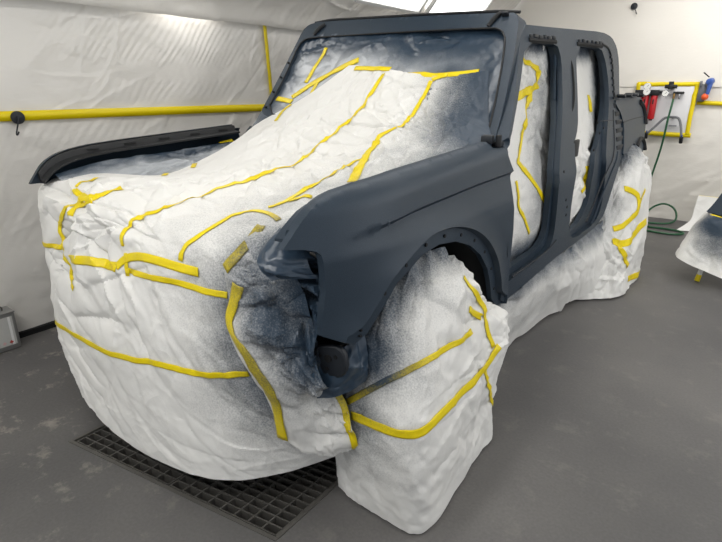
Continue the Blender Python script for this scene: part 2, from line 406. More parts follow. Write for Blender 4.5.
def tape_on(target, path, width, name='tape_strip', extra=(), parent=None, bv=None, lift=.0035, label=None):
    """a strip of tape laid along path and pressed onto the target's surface"""
    bv = bv or bvh_of(target)
    P = np.array(path, float)
    L = np.linalg.norm(np.diff(P, axis=0), axis=1).sum(); n = max(3, int(L/.012))
    Q = spline(P, n) if len(P) > 2 else np.linspace(P[0], P[1], n)
    ctr, nor = [], []
    for q in Q:
        l, nn, _, _ = bv.find_nearest(Vector(q)); ctr.append(l); nor.append(nn)
    C_ = np.array(ctr)
    for _ in range(2): C_[1:-1] = (C_[:-2] + 2*C_[1:-1] + C_[2:])/4
    Nn = np.array(nor)
    rows = []; ks = []
    nw = 6
    for i in range(n):
        t = C_[min(i + 1, n - 1)] - C_[max(i - 1, 0)]; t /= np.linalg.norm(t) + 1e-9
        k = Nn[max(0, i - 4):i + 5].mean(0); k /= np.linalg.norm(k) + 1e-9
        if k @ OUT(C_[i]) < 0: k = -k
        s = np.cross(k, t); s /= np.linalg.norm(s) + 1e-9
        row = []
        for j in range(nw):
            w = width*(j/(nw - 1) - .5)
            p = Vector(C_[i] + s*w + k*.0)
            hit = bv.ray_cast(p + Vector(k)*.03, Vector(-k), .06)
            if hit[0] is not None: base = np.array(hit[0])
            else: base = np.array(p)
            row.append(base + k*lift)
        rows.append(row); ks.append(k)
    S = np.array(rows); S0 = S.copy(); K = np.array(ks)[:, None, :]
    for _ in range(3): S[1:-1] = (S[:-2] + 2*S[1:-1] + S[2:])/4
    low = np.clip(((S0 - S)*K).sum(-1), 0, None)[..., None]; S = S + K*low        # never dips under a crease
    nn = S.shape[0]; Pv = S.reshape(-1, 3); idx = np.arange(nn*nw).reshape(nn, nw)
    F = np.stack([idx[:-1, :-1], idx[:-1, 1:], idx[1:, 1:], idx[1:, :-1]], -1).reshape(-1, 4)
    me = bpy.data.meshes.new(name); me.from_pydata(Pv.tolist(), [], F.tolist()); me.update()
    set_mist(me, Pv, extra)
    me.attributes['mist'].data.foreach_set('value', (mist_at(Pv, extra)*1.4).astype(np.float32))
    o = link(name, me, M['tape'], parent if parent is not None else target, 30)
    sd = o.modifiers.new('thickness', 'SOLIDIFY'); sd.thickness = .0012; sd.offset = 0
    o['label'] = label or 'yellow masking tape'
    return o

def OUT(p):
    """a direction that points away from the inside of the car or wheel at p"""
    c = np.array((.25, 1.3, .35)); d = np.array(p) - c; return d/np.linalg.norm(d)
# ------------------------------------------------------------------ setting
WALLX, BACKY = -1.53, 5.17
def structure(name, bm, mat): return tag(from_bm(name, bm, mat, None, 0, 30), kind='structure')

def floor_mat():
    mt, nt, b = mat_new('grey_painted_concrete'); L = nt.links.new; N = nt.nodes.new
    tc = N('ShaderNodeTexCoord')
    n1 = N('ShaderNodeTexNoise'); n1.inputs['Scale'].default_value = 1.3; n1.inputs['Detail'].default_value = 6
    n2 = N('ShaderNodeTexNoise'); n2.inputs['Scale'].default_value = 90; n2.inputs['Detail'].default_value = 3
    n3 = N('ShaderNodeTexNoise'); n3.inputs['Scale'].default_value = 6.5; n3.inputs['Detail'].default_value = 9; n3.inputs['Roughness'].default_value = .72
    for n in (n1, n2, n3): L(tc.outputs['Object'], n.inputs['Vector'])
    r1 = N('ShaderNodeValToRGB'); r1.color_ramp.elements[0].color = srgb(92, 91, 91); r1.color_ramp.elements[1].color = srgb(113, 111, 109)
    r1.color_ramp.elements[0].position = .3; r1.color_ramp.elements[1].position = .7
    L(n1.outputs['Fac'], r1.inputs[0])
    m1 = N('ShaderNodeMix'); m1.data_type = 'RGBA'; m1.blend_type = 'MULTIPLY'; m1.inputs['Factor'].default_value = .35
    L(r1.outputs[0], m1.inputs['A']); L(n2.outputs['Fac'], m1.inputs['B'])
    # scuffs: pale worn flecks
    r3 = N('ShaderNodeValToRGB'); r3.color_ramp.elements[0].position = .555; r3.color_ramp.elements[1].position = .66
    L(n3.outputs['Fac'], r3.inputs[0])
    n4 = N('ShaderNodeTexNoise'); n4.inputs['Scale'].default_value = 2.2; n4.inputs['Detail'].default_value = 2
    L(tc.outputs['Object'], n4.inputs['Vector'])
    # more wear on the passenger side
    sx = N('ShaderNodeSeparateXYZ'); L(tc.outputs['Object'], sx.inputs[0])
    wx = N('ShaderNodeMapRange'); wx.inputs[1].default_value = .6; wx.inputs[2].default_value = -.9; wx.inputs[3].default_value = .12; wx.inputs[4].default_value = .75
    L(sx.outputs[0], wx.inputs[0])
    mm = N('ShaderNodeMath'); mm.operation = 'MULTIPLY'; L(r3.outputs[0], mm.inputs[0]); L(wx.outputs[0], mm.inputs[1])
    m2 = N('ShaderNodeMath'); m2.operation = 'MULTIPLY'; m2.inputs[1].default_value = .75; L(mm.outputs[0], m2.inputs[0])
    m3 = N('ShaderNodeMix'); m3.data_type = 'RGBA'; m3.inputs['B'].default_value = srgb(176, 170, 158)
    L(m2.outputs[0], m3.inputs['Factor']); L(m1.outputs['Result'], m3.inputs['A']); L(m3.outputs['Result'], b.inputs['Base Color'])
    b.inputs['Roughness'].default_value = .5; b.inputs['Specular IOR Level'].default_value = .35
    bp = N('ShaderNodeBump'); bp.inputs['Strength'].default_value = .25; bp.inputs['Distance'].default_value = .003
    L(n2.outputs['Fac'], bp.inputs['Height']); L(bp.outputs['Normal'], b.inputs['Normal'])
    return mt

# floor with the rectangular pit under the grate
GA, GB = Vector((-.31, -.88, 0)), Vector((.74, -.70, 0)); GV = Vector((-.02, .95, 0))
GC, GD = GB + GV, GA + GV
bm = bmesh.new()
o4 = [bm.verts.new(p) for p in ((-1.6, -5, 0), (4.6, -5, 0), (4.6, 5.3, 0), (-1.6, 5.3, 0))]
i4 = [bm.verts.new(p) for p in (GA, GB, GC, GD)]
p4 = [bm.verts.new(Vector(p) + Vector((0, 0, -.32))) for p in (GA, GB, GC, GD)]
for k in range(4):
    j = (k + 1) % 4
    bm.faces.new((o4[k], o4[j], i4[j], i4[k])); bm.faces.new((i4[k], i4[j], p4[j], p4[k]))
bm.faces.new(p4)
structure('floor', bm, floor_mat())

wallm = plain('white_wall', srgb(225, 223, 218), .6)
bm = bmesh.new(); box_bm(bm, (WALLX - .09, 0, 1.3), (.1, 10.4, 2.6)); structure('wall_left', bm, wallm)
bm = bmesh.new(); box_bm(bm, (1.5, BACKY + .09, 1.3), (6.2, .1, 2.6)); structure('wall_back', bm, wallm)
bm = bmesh.new(); box_bm(bm, (1.9, .1, 2.66), (5.6, 10.3, .1)); structure('ceiling', bm, wallm)

def wall_film(name, base, warm=(222, 219, 213), rough=.32):
    mt, nt, b = mat_new(name); L = nt.links.new; N = nt.nodes.new
    tc = N('ShaderNodeTexCoord'); n = N('ShaderNodeTexNoise'); n.inputs['Scale'].default_value = 2; n.inputs['Detail'].default_value = 4
    L(tc.outputs['Object'], n.inputs['Vector'])
    mx = N('ShaderNodeMix'); mx.data_type = 'RGBA'; mx.inputs['A'].default_value = srgb(*[c - 7 for c in warm]); mx.inputs['B'].default_value = srgb(*[min(255, c + 6) for c in warm])
    L(n.outputs['Fac'], mx.inputs['Factor']); L(mx.outputs['Result'], b.inputs['Base Color'])
    b.inputs['Roughness'].default_value = rough; b.inputs['Specular IOR Level'].default_value = .5
    nb = N('ShaderNodeTexNoise'); nb.inputs['Scale'].default_value = 26; nb.inputs['Detail'].default_value = 4; nb.inputs['Distortion'].default_value = 1.2
    mp = N('ShaderNodeMapping'); mp.inputs['Scale'].default_value = base
    L(tc.outputs['Object'], mp.inputs[0]); L(mp.outputs[0], nb.inputs['Vector'])
    bp = N('ShaderNodeBump'); bp.inputs['Strength'].default_value = .22; bp.inputs['Distance'].default_value = .006
    L(nb.outputs['Fac'], bp.inputs['Height']); L(bp.outputs['Normal'], b.inputs['Normal'])
    return mt

def drape(u, v, seed, amp, lines, diag=.7):
    """stretched film: shallow sags, small folds fanning out below each taped or hung line"""
    h = crumple(u, v, seed, amp, cells=(.6, .25, .11), ang=diag, stretch=3.2, mod=.5, ncr=60, cr=1.1, spread=.45, clen=(.12, .5))
    for (v0, reach, a, f) in lines:
        d = np.clip((v0 - v)/reach, 0, 1); w = np.where(v < v0, np.sin(d*np.pi)**.7*(1 - d), 0)
        ph = (u*math.cos(diag) + (v0 - v)*math.sin(diag))*f + .45*wobble(u, v, 1.1, seed + 5)
        tri = np.abs((ph - np.floor(ph)) - .5)*2 - .5
        h = h + a*w*tri*np.clip(.55 + .8*wobble(u, v, .55, seed + 9), 0, 1.3)
    return h

def film_panel(name, fn, us, vs_, res, mat, label, seed, amp, lines, cat='plastic sheet'):
    nu, nv = int((us[1] - us[0])/res), int((vs_[1] - vs_[0])/res)
    u, v = np.meshgrid(np.linspace(*us, nu), np.linspace(*vs_, nv), indexing='ij')
    h = drape(u, v, seed, amp, lines)
    P = np.stack(fn(u, v, h), -1).reshape(-1, 3); idx = np.arange(nu*nv).reshape(nu, nv)
    F = np.stack([idx[:-1, :-1], idx[1:, :-1], idx[1:, 1:], idx[:-1, 1:]], -1).reshape(-1, 4)
    me = bpy.data.meshes.new(name); me.from_pydata(P.tolist(), [], F.tolist()); me.update()
    return tag(link(name, me, mat, None, 25), label, cat)

FL = wall_film('wall_plastic', (1, .45, 1.4)); FB = wall_film('back_plastic', (.5, 1, 1.2), (226, 222, 214), .4)
SOF = 1.87
# lower and upper sheets on the left wall meet under the yellow tape line at 1.24 m
film_panel('plastic_sheet', lambda u, v, h: (WALLX + h - .01*0, u, v), (-1.5, 5.12), (.03, 1.24), .012, FL,
           'wrinkled white plastic sheet on the left wall below the yellow tape line', 11, .5, [(1.24, .4, .004, 22), (.80, .35, .004, 18), (.30, .25, .007, 10)])
left_upper = film_panel('plastic_sheet', lambda u, v, h: (WALLX + h, u, v), (-1.5, 5.12), (1.24, SOF), .0085, FL,
           'wrinkled white plastic sheet on the left wall above the yellow tape line', 12, .5, [(SOF, .40, .0042, 26), (1.66, .16, .004, 31), (1.45, .2, .003, 23)])
# sloped light cove over the left wall, wrapped in plastic that sags over the wall's top edge
def cove(u, v, h):
    a = v/.95
    x = WALLX + .06 + a*.62; z = SOF - .01 + a*.74
    sag = .035*np.exp(-(a/.08)**2)
    return x + h*.77 + sag, u, z - h*.64 - sag
film_panel('plastic_sheet', cove, (-1.5, 5.12), (0, .95), .012, FL,
           'bulging white plastic sheet over the sloped cove above the left wall', 13, .9, [(.95, .6, .012, 12), (.45, .45, .016, 14)])
film_panel('plastic_sheet', lambda u, v, h: (u, BACKY - h, v), (WALLX, 4.5), (.0, 1.45), .02, FB,
           'wrinkled white plastic sheet on the lower back wall behind the hose', 14, .6, [(1.45, .35, .022, 6), (1.0, .5, .012, 4), (.5, .4, .014, 5)])
film_panel('plastic_sheet', lambda u, v, h: (u, BACKY - .012 - h, v), (WALLX, 4.5), (1.42, 2.6), .03, FB,
           'smooth white plastic sheet on the upper back wall above the filter board', 15, .12, [(1.62, .2, .016, 7)])
# dark strip as painted shade in the gap along the left wall's foot
bm = bmesh.new(); box_bm(bm, (WALLX + .012, 1.2, .016), (.03, 7.6, .032)); tag(from_bm('gap_shade_left', bm, M['hole']), kind='structure')

# wall tape
def tape_flat(name, a, b, width, label, thick=.0015, up_=(0, 0, 1), wob=.006, n=40):
    a, b, up_ = np.array(a, float), np.array(b, float), np.array(up_, float)
    t = np.linspace(0, 1, n)[:, None]; ctr = a + (b - a)*t
    d = (b - a)/np.linalg.norm(b - a); nrm = np.cross(d, up_)
    r = np.random.RandomState(len(label)); w = np.interp(np.linspace(0, 1, n), np.linspace(0, 1, 9), r.uniform(-wob, wob, 9))[:, None]
    P = np.vstack([ctr + up_*(-width/2 + w), ctr + up_*(width/2 + w)]); F = [(i, i + 1, n + i + 1, n + i) for i in range(n - 1)]
    me = bpy.data.meshes.new(name); me.from_pydata(P.tolist(), [], F); me.update(); set_mist(me, P)
    o = link(name, me, M['tape'], None, 30)
    s = o.modifiers.new('thickness', 'SOLIDIFY'); s.thickness = thick; s.offset = 0
    return tag(o, label, 'tape')
tape_flat('tape_strip', (WALLX + .024, -2.6, 1.235), (WALLX + .024, 5.1, 1.25), .052, 'long yellow tape line running along the left wall')
tape_flat('tape_strip', (WALLX + .024, 1.475, 1.27), (WALLX + .026, 1.435, 1.84), .034, 'vertical yellow tape strip on the left wall beside the windscreen frame', up_=(0, -1, 0), wob=.002)
tape_flat('tape_strip', (1.02, BACKY - .03, 1.262), (4.4, BACKY - .03, 1.25), .042, 'yellow tape line on the back wall right of the filter board')

# ------------------------------------------------------------------ light cove fixtures
emit, nt, b = mat_new('lit_diffuser'); b.inputs['Base Color'].default_value = (1, 1, 1, 1)
b.inputs['Emission Color'].default_value = (1, .99, .97, 1); b.inputs['Emission Strength'].default_value = 3.2
def fixture(y0, y1, label):
    s = Vector((.62, 0, .74)).normalized(); n = Vector((.77, 0, -.64)); c = Vector((WALLX + .06, (y0 + y1)/2, SOF - .01)) + s*.50 + n*.05
    e = empty('cove_light', c, label, 'light', 'lit panels in the sloped cove')
    R_ = Matrix((s, Vector((0, 1, 0)), n)).transposed()
    def b2(name, o, sz, mt): return box(name, tuple(c + R_ @ Vector(o)), sz, mt, e, R_, .004)
    w = y1 - y0; h = .34
    b2('diffuser', (0, 0, -.005), (h - .05, w - .05, .012), emit)
    for sg in (-1, 1):
        b2('frame_rail', (sg*h/2, 0, 0), (.03, w + .03, .035), M['white']); b2('frame_rail', (0, sg*w/2, 0), (h - .02, .03, .035), M['white'])
fixture(2.2, 3.15, 'lit white light panel above the middle of the windscreen header')
fixture(3.3, 4.35, 'lit white light panel above the right end of the windscreen header')
for xx, yy, lab in ((.5, .2, 'long white ceiling light over the middle of the booth'), (2.35, 1.6, 'long white ceiling light over the driver side of the booth')):
    e = empty('unseen_ceiling_light', (xx, yy, 2.61), lab, 'light')
    box('housing', (xx, yy, 2.59), (.42, 5.2, .04), M['white'], e); box('diffuser', (xx, yy, 2.566), (.36, 5.05, .012), emit, e)

e = empty('unseen_ceiling_light', (.3, -2.3, 2.61), 'added white ceiling light, out of view, crosswise before the front of the car', 'light')  # unseen fixture made up to go with the front fill lamp
box('housing', (.3, -2.35, 2.59), (3.1, .42, .04), M['white'], e); box('diffuser', (.3, -2.35, 2.566), (3.0, .36, .012), emit, e)
e = empty('unseen_ceiling_light', (1.6, 4.05, 2.61), 'added white ceiling light, out of view, crosswise near the back wall', 'light')  # unseen fixture invented for the lamp that brightens the back wall
box('housing', (1.42, 4.3, 2.59), (1.3, .36, .04), M['white'], e); box('diffuser', (1.42, 4.3, 2.566), (1.24, .30, .012), emit, e)

# ------------------------------------------------------------------ floor grate over the pit
g = empty('floor_grate', (GA + GB)/2, 'dark steel floor grate under the masked front of the car', 'grate')
ux = (GB - GA); L1 = ux.length; ux = ux/L1; uy = GV.normalized(); L2 = GV.length
def bars(name, ranges, along, at0, at1, wdt, dep, z):
    bm = bmesh.new()
    for s in ranges:
        a = GA + (uy*s if along == 'u' else ux*s); d = ux if along == 'u' else uy; sd = uy if along == 'u' else ux
        p0, p1 = a + d*at0, a + d*at1
        q = [p0 - sd*wdt/2, p1 - sd*wdt/2, p1 + sd*wdt/2, p0 + sd*wdt/2]
        t = [bm.verts.new(p + Vector((0, 0, z))) for p in q]; bt = [bm.verts.new(p + Vector((0, 0, z - dep))) for p in q]
        bm.faces.new(t); bm.faces.new(bt[::-1])
        for k in range(4): bm.faces.new((t[k], bt[k], bt[(k + 1) % 4], t[(k + 1) % 4]))
    return from_bm(name, bm, M['steel'], g, 0)
for k, (a, b_) in enumerate(((.02, L1*.515), (L1*.525, L1 - .02))):
    bars('cross_bars', [a + (b_ - a)*i/8 for i in range(9)], 'v', .02, L2 - .02, .006, .03, -.004)
    bars('bearing_bars', [.022 + (L2 - .044)*i/27 for i in range(28)], 'u', a, b_, .005, .034, -.002)
for q in (.006, L2 - .006): bars('frame_edge', [q], 'u', 0, L1, .014, .05, .003)
for q in (.006, L1 - .006): bars('frame_edge', [q], 'v', .0135, L2 - .0135, .014, .05, .003)
# grey ducting in the pit
bm = bmesh.new()
for s in (.10, .20):
    tube_bm(bm, [GA + uy*s + ux*.03 + Vector((0, 0, -.14)), GA + uy*s + ux*(L1 - .03) + Vector((0, 0, -.14))], .035, 12)
from_bm('pit_pipe', bm, M['steel'], g)
# ------------------------------------------------------------------ the car
car = empty('car', (0, 1.2, 0), 'blue-grey car body being painted, doors and bumpers off, wrapped in masking paper', 'car')
def side_xyz(y, z, s=1, off=0.): return np.stack([s*(Xside(y, z) - off), y, z], 1)

crease = np.array(CREASE); archl = spline(ARCH, 80)
def offset_line(L, d):
    t = np.gradient(L, axis=0); n = np.stack([-t[:, 1], t[:, 0]], 1)/np.linalg.norm(t, axis=1)[:, None]
    if n[40] @ np.array((0, 1)) < 0: n = -n
    return L + n*d
cr_y = np.arange(-.50, .60, .012); cr_z = np.interp(cr_y, crease[:, 0], crease[:, 1])
fender_lines = [offset_line(archl, .047), offset_line(archl, .056), np.stack([cr_y, cr_z], 1), np.stack([cr_y, cr_z - .014], 1)]
def fender_xyz(y, z, s=1):
    x = Xside(y, z); P = np.stack([y, z], 1)
    zc = np.interp(y, crease[:, 0], crease[:, 1]); k = np.clip((y + .52)/.25, 0, 1)
    below = zc - z
    x = x - .017*k*np.clip(below/.014, 0, 1)*np.clip(1 - (below - .03)/.12, 0, 1)
    d = seg_dist(P, archl)
    x = x + np.where(d > .055, .014*np.clip(1 - (d - .055)/.10, 0, 1)**2, 0)
    x = x - .011*(1 - np.clip((d - .0475)/.008, 0, 1))
    return np.stack([s*x, y, z], 1)
for s, nm in ((1, 'blue-grey driver side front fender'), (-1, 'far passenger side front fender')):
    o = pressed('fender', FENDER, [], lambda a, b, s=s: fender_xyz(a, b, s), (-s*.022, 0, 0), .013, M['body'], car, .003, rounds=0, lines=fender_lines)
    o['label'] = nm
    # inner rail along the top of the fender, with its row of clip slots
    top = [(y, z) for y, z in FENDER[1:12]]
    bm = bmesh.new(); r_ = []
    for y, z in top:
        x = float(Xside(y, z))
        r_.append([bm.verts.new((s*xx, y, zz)) for xx, zz in ((x - .012, z - .004), (x - .036, z - .005), (x - .040, z - .012), (x - .044, z - .032), (x - .085, z - .038), (x - .085, z - .046), (x - .03, z - .042), (x - .02, z - .018))])
    for a, b in zip(r_, r_[1:]):
        for k in range(8): bm.faces.new((a[k], a[(k + 1) % 8], b[(k + 1) % 8], b[k]))
    bm.faces.new(r_[0]); bm.faces.new(r_[-1][::-1])
    rail = from_bm('fender_rail', bm, M['body'] if s > 0 else M['black'], o, 0)
    for k in range(5):
        y = -.36 + k*.19; z = float(np.interp(y, [p[0] for p in top], [p[1] for p in top])); x = float(Xside(y, z))
        box('clip_slot', (s*(x - .043), y, z - .023), (.005, .06, .011), M['hole'], o, None, 0)

# clip holes round the driver's wheel-arch flange
fen = [o for o in car.children if o.name == 'fender'][0]
ring = resample(ARCH, .02, 0); n_ = np.array([(0.02, .40)])
for k in range(9):
    t = .12 + k*.092; pts = np.array(ARCH); L_ = np.concatenate([[0], np.cumsum(np.linalg.norm(np.diff(pts, axis=0), axis=1))]); q = t*L_[-1]
    p = np.array([np.interp(q, L_, pts[:, 0]), np.interp(q, L_, pts[:, 1])]); d = p - np.array((0.04, .48)); p = p + d/np.linalg.norm(d)*.028
    x = float(Xside(p[0], p[1])) - .011
    cyl('clip_hole', (x - .002, p[0], p[1]), (x + .0025, p[0], p[1]), .0065, M['hole'], fen, 10, 0)
p = np.array((-.475, .70))
for k in range(3):
    x = float(Xside(p[0], p[1] + .012*k)) - .012
    box('clip_slot', (x + .01, -.452 + .003*k, .693 + .017*k), (.012, .007, .005), M['hole'], fen, None, 0)

# wheel-arch liner and the tyres under the bags
def arch_liner(yc, zc, s):
    bm = bmesh.new(); a = []
    for k in range(21):
        t = math.radians(-25 + 230*k/20); a.append([bm.verts.new((s*x, yc + r*math.cos(t), zc + r*math.sin(t))) for x, r in ((.885, .435), (.52, .42), (.50, .30))])
    for p_, q_ in zip(a, a[1:]):
        for k in range(2): bm.faces.new((p_[k], p_[k + 1], q_[k + 1], q_[k]))
    bm.faces.new([r[2] for r in a])
    o = from_bm('arch_liner', bm, M['black'], car); sd = o.modifiers.new('thickness', 'SOLIDIFY'); sd.thickness = .006
def tyre(yc, s):
    bm = bmesh.new(); prof = [(.93, .19), (.94, .24), (.935, .33), (.91, .375), (.86, .388), (.76, .388), (.71, .375), (.69, .33), (.69, .2)]
    rings = [[bm.verts.new((s*x, yc + r*math.cos(2*math.pi*k/40), .388 + r*math.sin(2*math.pi*k/40))) for x, r in prof] for k in range(40)]
    for k in range(40):
        a, b = rings[k], rings[(k + 1) % 40]
        for j in range(len(prof) - 1): bm.faces.new((a[j], a[j + 1], b[j + 1], b[j]))
        
    bm.faces.new([r[0] for r in rings]); bm.faces.new([r[-1] for r in rings][::-1])
    from_bm('tyre', bm, M['black'], car)
for s in (1, -1):
    arch_liner(.06, .47, s); tyre(.03, s); tyre(2.92, s)

# windscreen frame
def screen_xyz(x, z, off=0.):
    y = .61 + (z - 1.21)*.87
    return np.stack([x, y - .755*off, z + .656*off], 1)
sc = pressed('windscreen_frame', SCREEN_OUTER, [SCREEN_INNER], lambda a, b: screen_xyz(a, b), lambda X: np.stack([0*X[:, 0], .045 + .07*np.clip(X[:, 0] + .5, 0, 1), -.008 - .012*np.clip(X[:, 0] + .5, 0, 1)], 1), .02, M['body'], car, .016)
sc['label'] = 'blue-grey windscreen frame'
inner = resample(SCREEN_INNER, .03, 1)
P_ = [tuple(q) for q in screen_xyz(inner[:, 0], inner[:, 1], .003)]
bm = bmesh.new(); tube_bm(bm, P_ + [P_[0]], .0045, 8, False); from_bm('screen_gasket', bm, M['black'], sc)
hx = np.linspace(-.70, .66, 12); hz = np.interp(hx, [-.73, -.648, .095, .63, .66], [1.77, 1.788, 1.768, 1.747, 1.738])
tube('header_seal', [tuple(q) for q in screen_xyz(hx, hz + .002, 0.0) + np.array((0, .02, .004))], .0075, M['black'], sc, 40, 8)
for xa, xb, za, zb in ((-.63, -.585, 1.70, 1.76), (.535, .575, 1.68, 1.745)):
    P_ = screen_xyz(np.array([xa, xb]), np.array([za, zb]), .004)
    tube('wiring_clip', [tuple(P_[0]), tuple(P_.mean(0) + np.array((0, -.006, .006))), tuple(P_[1])], .011, M['black'], sc, 8, 8)
R_ = Matrix.Rotation(math.radians(-40), 3, 'X')
box('roof_catch', (.60, 1.055, 1.735), (.035, .03, .012), M['dark'], sc, R_, .004)
for k in range(4):
    q = screen_xyz(np.array([-.712 - .006*k]), np.array([1.28 + .085*k]), .001)[0]
    cyl('frame_stud', tuple(q + np.array((.012, .01, 0))), tuple(q + np.array((.012, -.008, .006))), .006, M['hole'], sc, 8, 0)

# cab side with the two door openings, its inner flange, quarter panel and louvre
for s, nm in ((1, 'blue-grey cab side with two empty door openings'), (-1, 'far cab side with two empty door openings')):
    BD = BODY if s > 0 else [(y + (.07 if z > 1.1 and y < 1.2 else 0), z) for y, z in BODY]
    o = pressed('cab_side', BD, [HOLE_FRONT, HOLE_REAR], lambda a, b, s=s: side_xyz(a, b, s), (-s*.03, 0, 0), .022, M['body'], car, .008)
    o['label'] = nm
    if s > 0: cab = o
    f = pressed('door_flange', [(y + (.012 if y > 1.3 else -.0), z - .008 if z > 1.5 else z) for y, z in BD], [FLANGE_FRONT, FLANGE_REAR], lambda a, b, s=s: side_xyz(a, b, s, .03), (-s*.03, 0, 0), .024, M['body'], o, .005)
    if s > 0: flange = f
    q = pressed('quarter_panel', QUARTER, [], lambda a, b, s=s: side_xyz(a, b, s, -.012), (-s*.05, 0, 0), .022, M['body'], car, .010)
    q['label'] = 'blue-grey rear quarter panel' if s > 0 else 'far rear quarter panel'
    lv = pressed('side_louvre', LOUVER, [], lambda a, b, s=s: side_xyz(a, b, s, .012), (-s*.03, 0, 0), .022, M['dark'], car, .003)
    if s > 0: quarter, louvre = q, lv
# groove lines pressed in round the openings
def bead(name, pts, off, r, mat, parent):
    P = spline(pts, 50); bm = bmesh.new(); tube_bm(bm, [tuple(q) for q in side_xyz(P[:, 0], P[:, 1], 1, off)], r, 6); return from_bm(name, bm, mat, parent)
bead('sill_seam', SEAM_SILL, -.001, .004, M['dark'], cab)
bead('pillar_seam', SEAM_REAR, -.001, .005, M['dark'], cab); bead('pillar_seam', SEAM_OUT, 0, .008, M['body'], cab); bead('pillar_seam', SEAM_STEP, -.001, .003, M['dark'], cab)
# roof rail, rear header and the strip of roof clips under the rail
def railpt(y): return float(np.interp(y, [p[0] for p in BODY[:6]], [p[1] for p in BODY[:6]]))
for s in (1, -1):
    pts = [(s*(float(Xside(y, railpt(y))) - .045), y, railpt(y) - .035) for y in np.linspace(1.25, 2.5, 14)]
    tube('roof_rail', pts, .034, M['body'], car, 30, 12)
ry = 2.49; rz = railpt(ry) - .03; rx = float(Xside(ry, rz)) - .05
tube('rear_header', [(-rx, ry, rz), (rx, ry, rz)], .035, M['body'], car)
for line in (ROOF_FRONT, ROOF_REAR):
    bead('roof_gap', line, .004, .013, M['hole'], cab)
    (ya, za), (yb, zb) = line[0], line[-1]
    for k in range(6):
        t = (k + .5)/6; y, z = ya + (yb - ya)*t, za + (zb - za)*t + .018 + .004*(k % 2); x = float(Xside(y, z))
        box('roof_clip', (x + .003, y, z), (.012, .05 if k % 3 else .03, .016), M['dark'], cab, None, .002)
# dark rubber channel down the back of the rear pillar
bead('rear_channel', REAR_CHANNEL, -.001, .008, M['black'], cab)
Pc = spline(REAR_CHANNEL, 12)
for k in range(5, 12):
    y, z = Pc[k]; box('channel_clip', (float(Xside(y, z)) + .004, y - .022, z), (.012, .022, .014), M['dark'], cab, None, .002)
# belt anchor recess and bolt holes on the middle pillar
P_ = spline(BELT, 12)
bm = bmesh.new(); tube_bm(bm, [tuple(q) for q in side_xyz(P_[:, 0], P_[:, 1], 1, .004)], [.004, .009, .012, .012, .012, .012, .012, .012, .012, .011, .009, .004], 10); from_bm('belt_slot', bm, M['hole'], cab)
for y, z in BOLTS:
    x = float(Xside(y, z)); cyl('bolt_hole', (x - .004, y, z), (x + .002, y, z), .008, M['hole'], cab, 10, 0)
# steps of the louvre
for k in range(6):
    z = 1.29 - k*.055; y = float(np.interp(z, [.956, 1.007, 1.197, 1.339], [2.41, 2.36, 2.43, 2.42])) + .09
    box('louvre_step', (float(Xside(y, z)) - .006, y, z), (.022, .17, .034), M['dark'], louvre, None, .006)
# quarter: swage line, tail-lamp hole, torn top edge
bead('swage_line', [(2.59, 1.175), (2.8, 1.185), (3.1, 1.19), (3.33, 1.19)], -.013, .004, M['dark'], quarter)
bead('tail_opening', [(3.20, 1.30), (3.29, 1.27), (3.325, 1.20), (3.31, 1.13)], -.012, .022, M['hole'], quarter)
bead('arch_opening', [(2.90, .985), (3.0, 1.02), (3.10, 1.03), (3.17, 1.0), (3.18, .94)], -.012, .020, M['hole'], quarter)
for k in range(7):
    y = 2.45 + k*.1; box('top_clip', (.87 - .02*(k % 2), y, 1.352 + .004*(k % 3)), (.05, .05, .012), M['dark'], quarter, Matrix.Rotation(.3*(k % 3 - 1), 3, 'X'), .002)
# hinge and bracket at the foot of the driver's windscreen pillar
h = box('hinge_bracket', (.80, .535, 1.195), (.05, .06, .035), M['dark'], car, Matrix.Rotation(.3, 3, 'Z'), .006)
cyl('hinge_pin', (.845, .545, 1.165), (.845, .545, 1.215), .012, M['black'], h); box('hinge_plate', (.83, .575, 1.175), (.035, .05, .02), M['dark'], h, None, .004)
# cowl, firewall, floor pan close the body behind the paper
box('cowl', (0, .60, 1.12), (1.44, .14, .06), M['dark'], car); box('firewall', (0, .66, .84), (1.44, .03, .5), M['dark'], car)
box('floor_pan', (0, 1.95, .50), (1.60, 2.7, .06), M['dark'], car); box('front_crossmember', (0, -.36, .62), (1.2, .10, .40), M['dark'], car)
box('seat_base', (.55, 1.85, .62), (.42, .44, .18), M['dark'], car, None, .03); box('seat_back', (.55, 2.06, .9), (.42, .1, .5), M['dark'], car, None, .03)
# bumper bracket poking out under the fender
bk = pressed('bumper_bracket', [(.775, .655), (.845, .672), (.876, .655), (.885, .60), (.865, .565), (.815, .56), (.785, .60)], [], lambda a, b: np.stack([a, -.53 + 0*a + .25*(a - .8), b], 1), (0, .02, 0), .02, M['dark'], car, .005)
for x, z, r in ((.825, .625, .013), (.80, .63, .006), (.85, .635, .006), (.822, .59, .006)):
    y = -.53 + .25*(x - .8); cyl('bracket_hole', (x, y + .004, z), (x, y - .003, z), r, M['hole'], bk, 12, 0)
